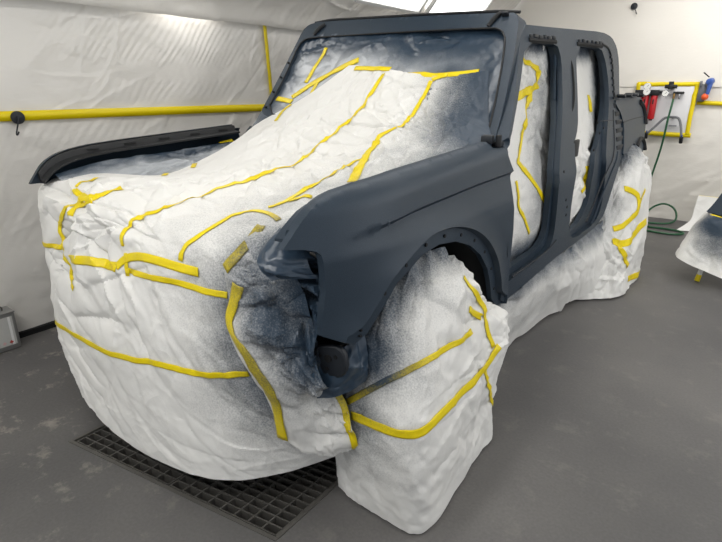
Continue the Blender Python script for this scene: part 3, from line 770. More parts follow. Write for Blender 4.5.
# ------------------------------------------------------------------ masking paper and film
fr = [(y, z) for y, z in FENDER[:12]]
fend_top = [(float(Xside(y, z)) - .03, y, z) for y, z in fr]
fend_front = [(.80, -.60, .97), (.83, -.57, .93), (.85, -.565, .80), (.86, -.57, .70)]
MIST += [(fend_top, .20, .85), (fend_front, .26, 1.15), ([(.86, -.5, .62), (.88, -.40, .62)], .16, 1.1),
         ([(.93, q, w) for q, w in ARCH], .11, .95)]
scr_right = [(.66, .95, 1.62), (.70, .86, 1.50), (.755, .68, 1.30), (.78, .60, 1.19)]
scr_top = [(-.70, 1.02, 1.68), (0, 1.02, 1.69), (.62, 1.01, 1.67)]
scr_left = [(-.72, 1.0, 1.66), (-.69, .80, 1.42), (-.68, .63, 1.22)]

hood_net = [
 [(-.22, .87, 1.515), (-.16, .87, 1.515), (-.05, .86, 1.505), (.08, .85, 1.49), (.36, .82, 1.455), (.5, .825, 1.46), (.64, .835, 1.475)],
 [(-.42, .725, 1.35), (-.31, .70, 1.345), (-.17, .67, 1.33), (.02, .64, 1.31), (.36, .62, 1.285), (.55, .635, 1.285), (.74, .66, 1.27)],
 [(-.66, .58, 1.205), (-.48, .54, 1.215), (-.25, .49, 1.22), (0, .475, 1.22), (.40, .455, 1.225), (.62, .46, 1.205), (.83, .50, 1.165)],
 [(-.54, .30, 1.13), (-.42, .28, 1.135), (-.25, .27, 1.13), (-.03, .27, 1.115), (.35, .25, 1.12), (.6, .2, 1.125), (.83, .2, 1.12)],
 [(-.46, .03, 1.065), (-.36, .02, 1.065), (-.2, 0, 1.065), (.02, 0, 1.065), (.40, -.02, 1.075), (.65, -.05, 1.09), (.83, -.1, 1.105)],
 [(-.36, -.27, 1.03), (-.27, -.275, 1.035), (-.13, -.28, 1.04), (.08, -.26, 1.04), (.45, -.28, 1.05), (.66, -.3, 1.07), (.82, -.33, 1.085)],
 [(-.66, -.40, 1.02), (-.54, -.43, 1.02), (-.3, -.46, 1.02), (.06, -.46, 1.01), (.45, -.48, 1.0), (.66, -.5, 1.01), (.79, -.50, 1.02)],
 [(-.90, -.50, .98), (-.82, -.59, .975), (-.40, -.63, .965), (.03, -.64, .95), (.40, -.63, .935), (.62, -.60, .93), (.76, -.57, .93)],
 [(-.95, -.44, .80), (-.84, -.62, .80), (-.42, -.69, .80), (.03, -.70, .80), (.38, -.68, .79), (.58, -.64, .78), (.78, -.56, .80)],
 [(-.94, -.42, .50), (-.80, -.655, .50), (-.44, -.72, .50), (.05, -.74, .50), (.38, -.715, .50), (.60, -.63, .50), (.80, -.50, .50)],
 [(-.82, -.46, .27), (-.72, -.68, .27), (-.38, -.74, .26), (.05, -.765, .26), (.42, -.72, .26), (.62, -.60, .26), (.76, -.42, .26)],
 [(-.68, -.48, .11), (-.58, -.69, .10), (-.30, -.765, .085), (.05, -.775, .075), (.44, -.715, .10), (.63, -.575, .125), (.74, -.38, .14)],
]
hood = sheet('masking_paper', hood_net, .0065, 21, M['paper'], amp=1.9, ang=.4, stretch=1.9, mod=.75, fac=.8, ncr=170, cr=1.5, clen=(.10, .45), spread=.7,
             ampfn=lambda a, b: np.clip(.12 + (b - .13)*7, .12, 1)*np.interp(a, [0, .1, .5, .58, .64, .78, .84, 1], [.3, .5, .62, .62, .78, .9, .3, .2]),
             extra=[(scr_right, .34, 1.25), ([(.70, .3, 1.12), (.80, -.3, 1.08)], .20, .75), ([(.72, -.62, .9), (.66, -.66, .75), (.7, -.6, .5)], .27, .95), (scr_top, .16, .5), ([(.55, -.55, 1.0), (.62, 0, 1.08), (.66, .4, 1.17)], .42, .46)])
tag(hood, 'big white masking paper sheet over the hood opening and front end with yellow tape lines', 'masking paper')

corner_net = [
 [(.56, -.515, 1.0), (.62, -.53, 1.005), (.69, -.55, 1.0), (.76, -.555, .985), (.81, -.56, .965)],
 [(.553, -.630, .922), (.62, -.63, .93), (.69, -.625, .94), (.76, -.59, .945), (.82, -.555, .93)],
 [(.53, -.653, .87), (.62, -.662, .87), (.70, -.645, .88), (.77, -.60, .885), (.825, -.555, .88)],
 [(.55, -.660, .79), (.63, -.675, .79), (.71, -.655, .80), (.78, -.60, .80), (.835, -.55, .80)],
 [(.545, -.668, .69), (.63, -.685, .68), (.72, -.66, .68), (.785, -.61, .68), (.822, -.583, .655)],
 [(.59, -.658, .59), (.66, -.67, .57), (.74, -.64, .56), (.795, -.60, .55), (.842, -.55, .55)],
 [(.635, -.628, .50), (.70, -.63, .47), (.76, -.595, .45), (.815, -.545, .43), (.87, -.485, .42)],
 [(.66, -.603, .39), (.715, -.595, .36), (.765, -.56, .335), (.82, -.515, .33), (.875, -.465, .33)],
 [(.665, -.580, .285), (.715, -.565, .26), (.765, -.53, .24), (.82, -.495, .24), (.875, -.452, .265)],
]
corner = sheet('masking_paper', corner_net, .0065, 33, M['paper'], amp=1.9, ang=1.1, stretch=2.0, cells=(.26, .13, .06, .03), ncr=520, cr=2.3,
               ampfn=lambda a, b: np.clip(b*5, .1, 1)*np.interp(a, [0, .8, 1], [1, 1, .5]),
               extra=[([(.66, -.68, .86), (.74, -.62, .74)], .17, 1.0)],
               shape=lambda u, v, S: .02*np.sin(v*9 + u*2)*np.clip(u - .1, 0, 1)*np.clip(v*3, 0, 1)*np.clip(1.1 - u, 0, 1) + .006*hash01(np.floor(v*70), 0*v, 5)*(u > .985))
tag(corner, 'paint-dusted masking paper with a torn lower edge under the driver side headlight opening', 'masking paper')
# loose dark film bunched in the headlight opening
bunch_net = [
 [(.665, -.545, 1.008), (.73, -.56, 1.012), (.80, -.56, .985)],
 [(.675, -.632, .955), (.735, -.640, .966), (.808, -.583, .955)],
 [(.70, -.655, .925), (.745, -.650, .925), (.816, -.575, .915)],
 [(.725, -.645, .895), (.765, -.622, .893), (.825, -.557, .890)]]
bunch = sheet('plastic_film', bunch_net, .005, 41, M['film'], amp=2.2, cells=(.12, .07, .04), ang=.2, stretch=2.4, ncr=1200, cr=1.6, clen=(.03, .16), extra=[([(.74, -.64, .94), (.82, -.58, .93)], .13, 1.25)])
tag(bunch, 'bunched dark film stuffed in the opening in front of the driver side fender', 'plastic film')
pocket = sheet('plastic_film', [
 [(.80, -.52, .62), (.86, -.47, .66), (.885, -.42, .68)],
 [(.79, -.545, .55), (.855, -.50, .57), (.90, -.42, .60)],
 [(.80, -.55, .49), (.86, -.50, .50), (.90, -.43, .53)]], .005, 43, M['film'], amp=2.2, cells=(.1, .05, .03), extra=[([(.86, -.48, .58)], .3, 1.3)])
tag(pocket, 'dark crumpled film tucked below the bottom of the driver side fender', 'plastic film')

bag_net = [
 [(.72, -.30, .74), (.86, -.30, .79), (.892, -.17, .855), (.895, -.03, .865), (.90, .09, .80), (.89, .22, .70), (.80, .32, .60)],
 [(.72, -.36, .62), (.89, -.395, .66), (.975, -.28, .72), (1.0, -.08, .73), (1.0, .10, .69), (.985, .28, .62), (.86, .42, .54)],
 [(.73, -.41, .47), (.90, -.43, .49), (1.04, -.385, .51), (1.07, -.15, .53), (1.055, .10, .54), (1.02, .32, .52), (.88, .46, .45)],
 [(.75, -.42, .36), (.90, -.44, .345), (1.085, -.415, .36), (1.095, -.15, .38), (1.07, .10, .39), (1.03, .31, .37), (.88, .47, .33)],
 [(.75, -.41, .18), (.92, -.43, .17), (1.10, -.405, .18), (1.095, -.12, .18), (1.065, .10, .18), (1.015, .28, .17), (.86, .44, .17)],
 [(.75, -.395, .012), (.92, -.415, .008), (1.105, -.385, .006), (1.095, -.12, .008), (1.075, .11, .008), (1.035, .27, .01), (.84, .38, .01)],
]
bag = sheet('wheel_cover', bag_net, .007, 52, M['paper'], amp=1.7, ang=.9, stretch=1.7, mod=.7, cells=(.3, .14, .07, .035), fac=1.5, ncr=160,
            ampfn=lambda a, b: np.interp(a, [0, .5, .75, 1], [1, 1.1, .9, .45]),
            extra=[([(.90, -.40, .62), (.80, -.42, .5), (.86, -.42, .36)], .2, .72), ([(.96, -.1, .78)], .2, .35)],
            shape=lambda u, v, S: np.where(u < .2, .014*np.sin(v*55)*(.2 - u)/.2, 0))
tag(bag, 'white paper cover over the front wheel, standing on the floor', 'wheel cover')
rear_net = [
 [(.84, 2.50, .93), (.88, 2.60, .99), (.905, 2.78, 1.02), (.905, 3.0, 1.0), (.86, 3.2, .92)],
 [(.85, 2.38, .76), (.96, 2.45, .82), (1.02, 2.7, .86), (1.02, 3.0, .83), (.9, 3.3, .78)],
 [(.88, 2.2, .52), (1.0, 2.32, .54), (1.08, 2.6, .57), (1.085, 2.95, .57), (.95, 3.35, .5)],
 [(.88, 2.08, .27), (1.03, 2.25, .27), (1.11, 2.55, .28), (1.105, 2.95, .28), (.95, 3.35, .28)],
 [(.86, 2.0, .01), (1.06, 2.21, .01), (1.125, 2.5, .01), (1.10, 2.9, .01), (.95, 3.3, .01)]]
rbag = sheet('wheel_cover', rear_net, .009, 61, M['paper'], amp=2.3, ncr=170, ang=.3, stretch=2.2, mod=.7, cells=(.3, .16, .08), extra=[([(.90, 2.4, .98), (.9, 2.9, 1.05)], .18, 1.0), ([(.93, 2.28, .62), (.93, 2.05, .5)], .2, .6)])
tag(rbag, 'white paper cover over the rear wheel with curling yellow tape', 'wheel cover')
sill_net = [
 [(.905, .50, .45), (.91, 1.0, .49), (.915, 1.5, .50), (.915, 2.0, .51), (.93, 2.28, .55)],
 [(.87, .55, .26), (.89, 1.1, .30), (.94, 1.6, .31), (.99, 2.1, .30), (1.04, 2.42, .31)],
 [(.78, .62, .012), (.79, 1.15, .012), (.86, 1.72, .02), (.97, 2.1, .06), (1.09, 2.55, .13)]]
sill = sheet('masking_paper', sill_net, .011, 71, M['paper'], amp=1.2, ang=.15, stretch=3, mod=.6, cells=(.4, .2, .1), extra=[([(.93, .5, .46), (.93, 1.3, .50), (.93, 2.2, .52)], .13, .9), ([(.9, .6, .2), (.93, 1.3, .25)], .22, .4)])
tag(sill, 'long white paper skirt hanging from the driver side sill to the floor', 'masking paper')

def door_sheet(name, y0, y1, z0, z1, seed, label, extra, lean=0.):
    net = []
    for z in np.linspace(z1, z0, 6):
        ya = max(y0, .61 + (z - 1.21)*.87 + .075)                 # starts behind the windscreen pillar
        net.append([(float(Xside(y, z)) - .078 + .010*math.sin(6*y + 3*z), y, z) for y in np.linspace(ya, y1, 6)])
    o = sheet(name, net, .0085, seed, M['paper'], amp=1.6, ang=1.15, stretch=2.6, mod=.6, ncr=170, cells=(.3, .15, .08, .04), extra=extra)
    return tag(o, label, 'masking paper')
def sd(pts): return [(float(Xside(y, z)) - .06, y, z) for y, z in pts]
dfront = door_sheet('masking_paper', .50, 1.62, .52, 1.64, 81, 'white masking paper filling the front door opening', [
    (sd([(1.55, 1.62), (1.50, 1.3), (1.36, 1.0), (1.30, .75), (1.2, .62), (.8, .58)]), .12, .95), (sd([(1.0, 1.62), (1.5, 1.63)]), .09, 1.0), (sd([(1.4, 1.4), (1.15, 1.0), (1.1, .7)]), .26, .6)])
drear = door_sheet('masking_paper', 1.45, 2.55, .56, 1.68, 82, 'crumpled masking paper in the rear door opening, paint-dusted on its right', [
    (sd([(2.5, 1.6), (2.42, 1.35), (2.25, 1.1), (2.1, .9), (2.0, .65)]), .16, 1.0), (sd([(1.75, 1.62), (2.3, 1.64)]), .09, 1.0)])
blk = box('seat_corner', (float(Xside(1.62, 1.07)) - .05, 1.62, 1.07), (.02, .13, .10), M['black'], car, None, .008)

# film over the windscreen, dusted darkest along the header and down the driver's side
scr_net = [[tuple(screen_xyz(np.array([x]), np.array([z]), -.012 + .012*math.sin(3*x + 9*z))[0]) for x in np.linspace(-.725, .785 - .115*(z - 1.165)/.535, 8)] for z in np.linspace(1.70, 1.165, 6)]
scr = sheet('plastic_film', scr_net, .0075, 91, M['film'], amp=1.0, ang=1.2, stretch=2.2, mod=.5, ncr=160, cr=.8, extra=[
    (scr_top, .17, 1.25), ([(.1, 1.0, 1.66), (.62, .98, 1.63)], .24, 1.1), (scr_right, .24, 1.1), (scr_left, .12, .9), ([(-.62, .66, 1.25), (-.45, .70, 1.3)], .14, .5), ([(-.2, .95, 1.6)], .5, .38), ([(.45, .8, 1.45), (.62, .7, 1.3)], .26, .9)])
tag(scr, 'paint-dusted film stretched over the windscreen opening', 'plastic film')

# grey film over the engine bay between the far fender and the paper
gap_net = [[(-.745, y, float(np.interp(y, [-.55, -.45, .5], [1.03, 1.055, 1.11])) ), (-.68, y, float(np.interp(y, [-.55, 0, .5], [.985, 1.02, 1.09]))), (-.56, y, float(np.interp(y, [-.55, 0, .5], [.97, 1.0, 1.10]))), (-.22, y, float(np.interp(y, [-.55, 0, .5], [.95, .98, 1.08])))] for y in np.linspace(-.56, .62, 7)]
gap = sheet('plastic_film', gap_net, .009, 95, M['film'], amp=1.5, ang=.1, stretch=3, cells=(.25, .12, .06), extra=[([(-.75, -.55, 1.03), (-.76, 0, 1.06), (-.75, .5, 1.1)], .07, 1.0), ([(-.60, -.5, 1.0), (-.6, .5, 1.09)], .3, .38)])
tag(gap, 'grey paint-dusted film between the far fender and the hood paper', 'plastic film')
TAPE_RUNS = [
    (hood, 0.019, [(0.007, -0.683, 0.863), (-0.004, -0.666, 0.909), (-0.018, -0.629, 0.936), (-0.011, -0.597, 0.947), (0.08, -0.561, 0.982), (0.074, -0.385, 0.998), (0.076, -0.235, 1.031), (0.104, -0.192, 1.036), (0.049, 0.009, 1.052), (0.101, 0.132, 1.087), (0.05, 0.266, 1.108), (0.049, 0.354, 1.155), (0.046, 0.47, 1.214), (0.062, 0.577, 1.272), (0.039, 0.689, 1.332), (0.042, 0.771, 1.406), (0.048, 0.832, 1.466)]),
    (hood, 0.019, [(0.022, -0.685, 0.841), (0.031, -0.692, 0.8), (0.039, -0.697, 0.761)]),
    (hood, 0.019, [(0.33, -0.667, 0.87), (0.336, -0.649, 0.915), (0.357, -0.633, 0.934), (0.379, -0.596, 0.959), (0.377, -0.53, 0.979), (0.38, -0.487, 0.993), (0.404, -0.459, 1.0), (0.478, -0.445, 1.012), (0.528, -0.452, 1.011), (0.602, -0.488, 1.009)]),
    (hood, 0.019, [(0.468, -0.407, 1.018), (0.497, -0.372, 1.031), (0.502, -0.325, 1.042), (0.49, -0.219, 1.066), (0.438, -0.021, 1.093), (0.361, 0.171, 1.092), (0.392, 0.207, 1.108)]),
    (hood, 0.024, [(0.512, -0.35, 1.037), (0.56, -0.336, 1.055), (0.586, -0.32, 1.052)]),
    (hood, 0.036, [(0.6, -0.127, 1.08), (0.496, 0.04, 1.087), (0.4, 0.21, 1.108), (0.375, 0.301, 1.149), (0.361, 0.348, 1.174)]),
    (hood, 0.02, [(0.361, 0.348, 1.174), (0.354, 0.406, 1.201), (0.392, 0.508, 1.223), (0.36, 0.652, 1.288), (0.361, 0.731, 1.356), (0.363, 0.788, 1.43)]),
    (hood, 0.03, [(-0.165, 0.854, 1.497), (-0.048, 0.854, 1.492), (0.077, 0.852, 1.489)]),
    (scr, 0.034, [(0.051, 0.847, 1.461), (0.203, 0.845, 1.457), (0.343, 0.828, 1.453), (0.469, 0.831, 1.459), (0.587, 0.844, 1.469)]),
    (hood, 0.026, [(0.365, 0.794, 1.434), (0.397, 0.82, 1.452), (0.435, 0.82, 1.454)]),
    (scr, 0.036, [(-0.552, 0.744, 1.34), (-0.493, 0.795, 1.388), (-0.433, 0.844, 1.433), (-0.307, 0.873, 1.492), (-0.174, 0.901, 1.543)]),
    (scr, 0.034, [(-0.66, 0.725, 1.333), (-0.585, 0.718, 1.326), (-0.529, 0.719, 1.316)]),
    (scr, 0.026, [(-0.481, 0.978, 1.62), (-0.5, 0.903, 1.517), (-0.513, 0.826, 1.421)]),
    (scr, 0.022, [(-0.421, 0.768, 1.355), (-0.429, 0.812, 1.399), (-0.429, 0.849, 1.438)]),
    (hood, 0.022, [(-0.491, 0.549, 1.217), (-0.535, 0.641, 1.262), (-0.5, 0.686, 1.303)]),
    (gap, 0.03, [(-0.749, 0.348, 1.093), (-0.746, 0.439, 1.105)]),
    (gap, 0.024, [(-0.665, -0.328, 0.992), (-0.618, -0.285, 0.989), (-0.548, -0.26, 0.988)]),
    (hood, 0.022, [(-0.307, -0.299, 1.031), (-0.349, -0.259, 1.031)]),
    (hood, 0.022, [(-0.332, -0.132, 1.045), (-0.402, -0.071, 1.051)]),
    (hood, 0.022, [(-0.802, -0.643, 0.714), (-0.706, -0.653, 0.725), (-0.587, -0.652, 0.738)]),
    (hood, 0.021, [(-0.407, -0.708, 0.606), (-0.494, -0.671, 0.634), (-0.483, -0.674, 0.691), (-0.581, -0.649, 0.746), (-0.623, -0.63, 0.819), (-0.543, -0.648, 0.871), (-0.461, -0.63, 0.934), (-0.349, -0.624, 0.977), (-0.313, -0.608, 0.987)]),
    (hood, 0.026, [(-0.547, -0.581, 0.985), (-0.488, -0.583, 0.969), (-0.295, -0.624, 0.972)]),
    (hood, 0.032, [(-0.295, -0.5, 1.005), (-0.302, -0.555, 1.0), (-0.307, -0.616, 0.983), (-0.404, -0.627, 0.942), (-0.398, -0.675, 0.91)]),
    (hood, 0.016, [(-0.555, -0.564, 0.99), (-0.563, -0.515, 1.006), (-0.577, -0.457, 1.015)]),
    (hood, 0.036, [(-0.409, -0.696, 0.735), (-0.196, -0.706, 0.769), (-0.155, -0.678, 0.761), (-0.016, -0.704, 0.785)]),
    (hood, 0.03, [(-0.019, -0.705, 0.785), (0.02, -0.688, 0.819), (0.111, -0.685, 0.846), (0.244, -0.682, 0.853), (0.348, -0.671, 0.849), (0.414, -0.662, 0.848)]),
    (hood, 0.021, [(0.038, -0.694, 0.781), (0.108, -0.691, 0.782), (0.299, -0.685, 0.799), (0.431, -0.669, 0.795), (0.534, -0.65, 0.798)]),
    (hood, 0.022, [(-0.707, -0.693, 0.365), (-0.369, -0.725, 0.396), (-0.141, -0.744, 0.422), (0.075, -0.744, 0.459), (0.209, -0.737, 0.489), (0.329, -0.72, 0.5), (0.413, -0.704, 0.508), (0.52, -0.677, 0.527), (0.585, -0.634, 0.538)]),
    (corner, 0.04, [(0.597, -0.66, 0.849), (0.576, -0.662, 0.784), (0.552, -0.668, 0.723), (0.586, -0.68, 0.691), (0.638, -0.691, 0.658), (0.663, -0.675, 0.601), (0.691, -0.664, 0.56), (0.703, -0.643, 0.495), (0.687, -0.611, 0.406), (0.668, -0.58, 0.294)]),
    (corner, 0.036, [(0.533, -0.649, 0.882), (0.564, -0.626, 0.923), (0.566, -0.573, 0.958), (0.564, -0.525, 0.995)]),
    (corner, 0.022, [(0.807, -0.567, 0.592), (0.804, -0.497, 0.515), (0.826, -0.473, 0.465), (0.851, -0.466, 0.402), (0.866, -0.454, 0.328), (0.864, -0.44, 0.267)]),
    (bag, 0.021, [(0.826, -0.43, 0.424), (0.935, -0.416, 0.523), (1.024, -0.334, 0.588), (1.043, -0.142, 0.589), (1.044, -0.007, 0.586)]),
    (bag, 0.029, [(0.848, -0.437, 0.387), (0.958, -0.443, 0.397), (1.043, -0.438, 0.405), (1.084, -0.394, 0.405), (1.096, -0.244, 0.423), (1.08, 0.053, 0.419), (1.085, 0.164, 0.47)]),
    (bag, 0.022, [(0.985, 0.02, 0.766), (1.013, 0.051, 0.712), (1.025, 0.111, 0.645), (1.034, 0.119, 0.592), (1.052, 0.116, 0.537), (1.073, 0.137, 0.473)]),
    (bag, 0.024, [(1.028, -0.006, 0.666), (1.027, 0.098, 0.598)]),
    (bag, 0.02, [(1.079, 0.056, 0.413), (1.078, 0.124, 0.307), (1.055, 0.236, 0.162)]),
    (rbag, 0.04, [(0.988, 2.431, 0.74), (1.043, 2.537, 0.7), (1.074, 2.563, 0.642), (1.072, 2.52, 0.547), (1.037, 2.346, 0.496), (0.995, 2.263, 0.484)]),
    (rbag, 0.022, [(1.076, 2.697, 0.709), (1.08, 2.576, 0.626)]),
    (rbag, 0.048, [(0.968, 2.21, 0.473), (1.024, 2.249, 0.399), (1.085, 2.402, 0.375), (1.096, 2.598, 0.44), (1.115, 2.744, 0.467)]),
    (rbag, 0.042, [(1.024, 2.249, 0.399), (1.08, 2.329, 0.301), (1.104, 2.42, 0.195)]),
    (rbag, 0.045, [(1.112, 2.464, 0.085), (1.118, 2.859, 0.023)]),
    (dfront, 0.036, [(0.659, 1.188, 1.529), (0.666, 1.284, 1.513), (0.678, 1.375, 1.491)]),
    (dfront, 0.034, [(0.678, 1.375, 1.491), (0.698, 1.272, 1.405), (0.731, 1.118, 1.319), (0.767, 1.009, 1.214)]),
    (dfront, 0.04, [(0.725, 0.982, 1.356), (0.706, 1.15, 1.385), (0.696, 1.327, 1.417)]),
    (dfront, 0.018, [(0.767, 1.009, 1.214), (0.802, 0.895, 1.125), (0.822, 0.841, 1.072)]),
    (dfront, 0.03, [(0.82, 0.828, 1.077), (0.84, 0.949, 0.995), (0.857, 1.17, 0.843)]),
    (dfront, 0.02, [(0.842, 0.786, 0.992), (0.856, 0.812, 0.869), (0.86, 0.882, 0.811), (0.861, 0.989, 0.702)]),
    (flange, 0.022, [(0.704, 1.52, 1.586), (0.74, 1.463, 1.467), (0.78, 1.388, 1.34)]),
    (drear, 0.034, [(0.684, 2.461, 1.571), (0.7, 2.513, 1.508)]),
    (drear, 0.034, [(0.723, 2.192, 1.359), (0.743, 2.193, 1.309), (0.752, 2.198, 1.253)]),
    (drear, 0.026, [(0.853, 1.917, 0.94), (0.847, 1.919, 0.851), (0.869, 1.808, 0.793)]),
]
_bv = {}
for target, width, run in TAPE_RUNS:
    if target.name not in _bv: _bv[target.name] = bvh_of(target)
    tape_on(target, run, width, bv=_bv[target.name], parent=dfront if target is flange else None, extra=[(run, .1, .8)] if target is flange else ())

# ------------------------------------------------------------------ things on the walls
def hook(loc, n, label, rot=0.):
    e = empty('magnetic_hook', loc, label, 'hook')
    loc = Vector(loc); n = Vector(n); side_ = n.cross(Vector((0, 0, 1)))
    dn = (Vector((0, 0, -1))*math.cos(rot) + side_*math.sin(rot))
    cyl('magnet', tuple(loc), tuple(loc + n*.014), .034, M['dark'], e, 28, .003)
    cyl('hub', tuple(loc + n*.014), tuple(loc + n*.022), .012, M['dark'], e, 16, .002)
    tube('hook_wire', [tuple(loc + n*.02), tuple(loc + n*.024 + dn*.03), tuple(loc + n*.026 + dn*.075), tuple(loc + n*.034 + dn*.092), tuple(loc + n*.05 + dn*.088), tuple(loc + n*.054 + dn*.074)], .0042, M['dark'], e, 24, 8)
hook((WALLX + .028, -.392, 1.236), (1, 0, 0), 'round black magnetic hook on the left wall tape line', .35)
hook((.26, BACKY - .028, 2.235), (0, -1, 0), 'small round black hook high on the back wall', -.5)

# filter board
BY = BACKY - .05
brd = empty('filter_board', (.72, BY, .93), 'white perforated wall board framed in yellow tape behind the air filters', 'board')
mt, nt, b = mat_new('perforated_board'); L = nt.links.new
tc = nt.nodes.new('ShaderNodeTexCoord'); vo = nt.nodes.new('ShaderNodeTexVoronoi'); vo.inputs['Scale'].default_value = 42; vo.inputs['Randomness'].default_value = 0
L(tc.outputs['Object'], vo.inputs['Vector']); rp = nt.nodes.new('ShaderNodeValToRGB'); rp.color_ramp.elements[0].position = .12; rp.color_ramp.elements[1].position = .2
rp.color_ramp.elements[0].color = srgb(150, 150, 152); rp.color_ramp.elements[1].color = srgb(218, 218, 219)
L(vo.outputs['Distance'], rp.inputs[0]); L(rp.outputs[0], b.inputs['Base Color']); b.inputs['Roughness'].default_value = .5
box('board', (.72, BY, 1.195), (.56, .014, .50), mt, brd)
def btape(a, b_, w, upv): 
    o = tape_flat('tape_edge', a, b_, w, 'x', up_=upv); del o['category']; o['label'] = 'yellow tape edging'; o.parent = brd; o.matrix_parent_inverse = Matrix.Translation(-Vector(brd.location))
btape((.425, BY - .010, 1.452), (1.02, BY - .010, 1.452), .042, (0, 0, 1)); btape((.41, BY - .011, .945), (1.03, BY - .011, .935), .048, (0, 0, 1))
btape((.440, BY - .012, 1.46), (.440, BY - .012, .94), .042, (1, 0, 0)); btape((.995, BY - .012, 1.46), (.995, BY - .012, .94), .042, (1, 0, 0))
red = plain('red_bowl', srgb(176, 26, 34), .35); chrome = plain('chrome', srgb(190, 192, 195), .2, 1.); dial = plain('gauge_dial', srgb(235, 235, 230), .4)
def bx(u): return .43 + (u - 130)*(1.02 - .43)/(520 - 130)       # board drawing -> metres
fil = empty('air_filter_unit', (.6, BY - .06, 1.0), 'air filter unit with three red bowls, black heads and round gauges', 'air filter')
FY = BY - .075
for xc in (.475, .545, .628):
    cyl('red_bowl', (xc, FY, 1.09), (xc, FY, 1.335), .033, red, fil, 22, .006)
    cyl('drain_cap', (xc, FY, 1.075), (xc, FY, 1.092), .018, M['black'], fil, 14)
    box('head_block', (xc, FY, 1.362), (.080, .075, .058), M['black'], fil, None, .008)
    box('window', (xc, FY - .034, 1.27), (.014, .004, .05), M['hole'], fil)
cyl('pipe', (.44, FY, 1.37), (.69, FY, 1.37), .014, M['black'], fil)
box('wall_bracket', (.56, BY - .03, 1.37), (.26, .05, .03), M['black'], fil)
def gauge(x, z, r, par):
    o = cyl('gauge', (x, FY - .04, z), (x, FY - .065, z), r, chrome, par, 24, .003)
    cyl('gauge_face', (x, FY - .064, z), (x, FY - .0675, z), r*.86, dial, o, 24, 0)
    box('needle', (x + .006, FY - .069, z + .006), (.022, .002, .003), M['black'], o, Matrix.Rotation(-.7, 3, 'Y'), 0)
    tube('stem', [(x, FY - .045, z), (x, FY, z), (x, FY + .03, z - .01)], .008, chrome, o)
gauge(.553, 1.425, .036, fil); gauge(.556, 1.368, .037, fil)
reg = empty('air_regulator', (.755, FY, 1.4), 'black air regulator with knobs and a round gauge at the top of the board', 'regulator')
box('regulator_body', (.765, FY, 1.425), (.045, .05, .055), M['black'], reg, None, .008); cyl('knob', (.765, FY, 1.445), (.765, FY, 1.475), .024, M['black'], reg, 18, .004)
cyl('side_port', (.71, FY, 1.425), (.825, FY, 1.425), .019, M['black'], reg, 16, .003); box('back_plate', (.765, BY - .03, 1.42), (.07, .05, .03), M['black'], reg)
gauge(.735, 1.355, .034, reg)
mf = empty('hose_manifold', (.84, FY, 1.36), 'black hose outlet with two brass ports above the green hose', 'hose outlet')
box('manifold', (.845, BY - .045, 1.362), (.10, .05, .026), M['black'], mf, None, .006)
brass = plain('brass', srgb(150, 120, 70), .35, .8)
cyl('port', (.81, FY, 1.355), (.81, FY, 1.29), .011, brass, mf, 14); cyl('port', (.862, FY, 1.352), (.862, FY, 1.30), .010, chrome, mf, 14)
# hose hanger: bent grey tube standing off the wall
hg = empty('hose_hanger', (0.840, BY, 1.12), 'bent grey tube hose hanger with black tips on the filter board', 'hanger')
grey = plain('grey_tube', srgb(112, 114, 118), .4, .3)
tube('bent_tube', [(0.625, BY - .14, .935), (0.680, BY - .12, 1.0), (0.755, BY - .10, 1.095), (0.800, BY - .09, 1.115), (0.880, BY - .09, 1.115), (0.915, BY - .10, 1.08), (0.942, BY - .12, 1.0), (0.965, BY - .14, .90)], .0125, grey, hg, 40)
for p in ((.625, .935), (.965, .905)):
    cyl('tip', (p[0], BY - .155, p[1] + .015), (p[0], BY - .13, p[1] - .045), .018, M['black'], hg, 14); box('blue_clip', (p[0] + .002, BY - .15, p[1] + .028), (.014, .014, .022), plain('blue_plastic', srgb(44, 74, 150), .4), hg)
cyl('wall_post', (0.840, BY - .09, 1.115), (0.840, BY - .008, 1.115), .012, grey, hg); box('cross_tie', (0.855, BY - .10, 1.03), (.075, .012, .012), grey, hg)
# green hose: down the wall and coiled on the floor
green = plain('green_hose', srgb(22, 84, 50), .4)
tag(tube('hose', [(.81, FY, 1.30), (.812, FY - .045, 1.22), (.805, FY - .06, 1.09), (.797, FY - .05, .9), (.775, FY, .72), (.745, FY, .5), (.72, FY - .02, .28), (.70, FY - .08, .12), (.72, FY - .25, .03), (.82, 4.78, .014), (1.0, 4.86, .014), (1.07, 4.92, .05), (1.06, 4.95, .13), (1.0, 4.96, .19), (.90, 4.96, .20), (.80, 4.9, .12), (.84, 4.62, .02), (1.0, 4.60, .014), (1.15, 4.58, .014), (1.21, 4.50, .014), (1.14, 4.40, .014), (.98, 4.38, .014), (.85, 4.42, .014), (.80, 4.55, .014)], .0105, green, None, 220),
    'green air hose hanging from the filter board and coiled on the floor', 'hose')
# spray tool in its grey holder
sp = empty('air_tool', (1.075, BACKY - .05, 1.39), 'blue air tool with an orange knob in a grey holder on the back wall', 'air tool')
hy = BACKY - .06
box('holder', (1.050, hy + .01, 1.365), (.070, .05, .17), grey, sp, None, .006); box('holder_prong', (1.028, hy - .02, 1.455), (.02, .05, .05), grey, sp); box('holder_prong', (1.072, hy - .02, 1.45), (.018, .05, .035), grey, sp)
blue = plain('blue_tool', srgb(66, 96, 168), .35)
tube('tool_body', [(1.105, hy - .06, 1.35), (1.112, hy - .06, 1.42), (1.114, hy - .06, 1.465)], [.017, .021, .026], blue, sp, 0, 14)
cyl('tool_head', (1.100, hy - .085, 1.470), (1.118, hy - .02, 1.480), .031, blue, sp, 20, .006)
tube('lever', [(1.095, hy - .075, 1.515), (1.07, hy - .08, 1.535), (1.04, hy - .085, 1.56)], .006, M['black'], sp)
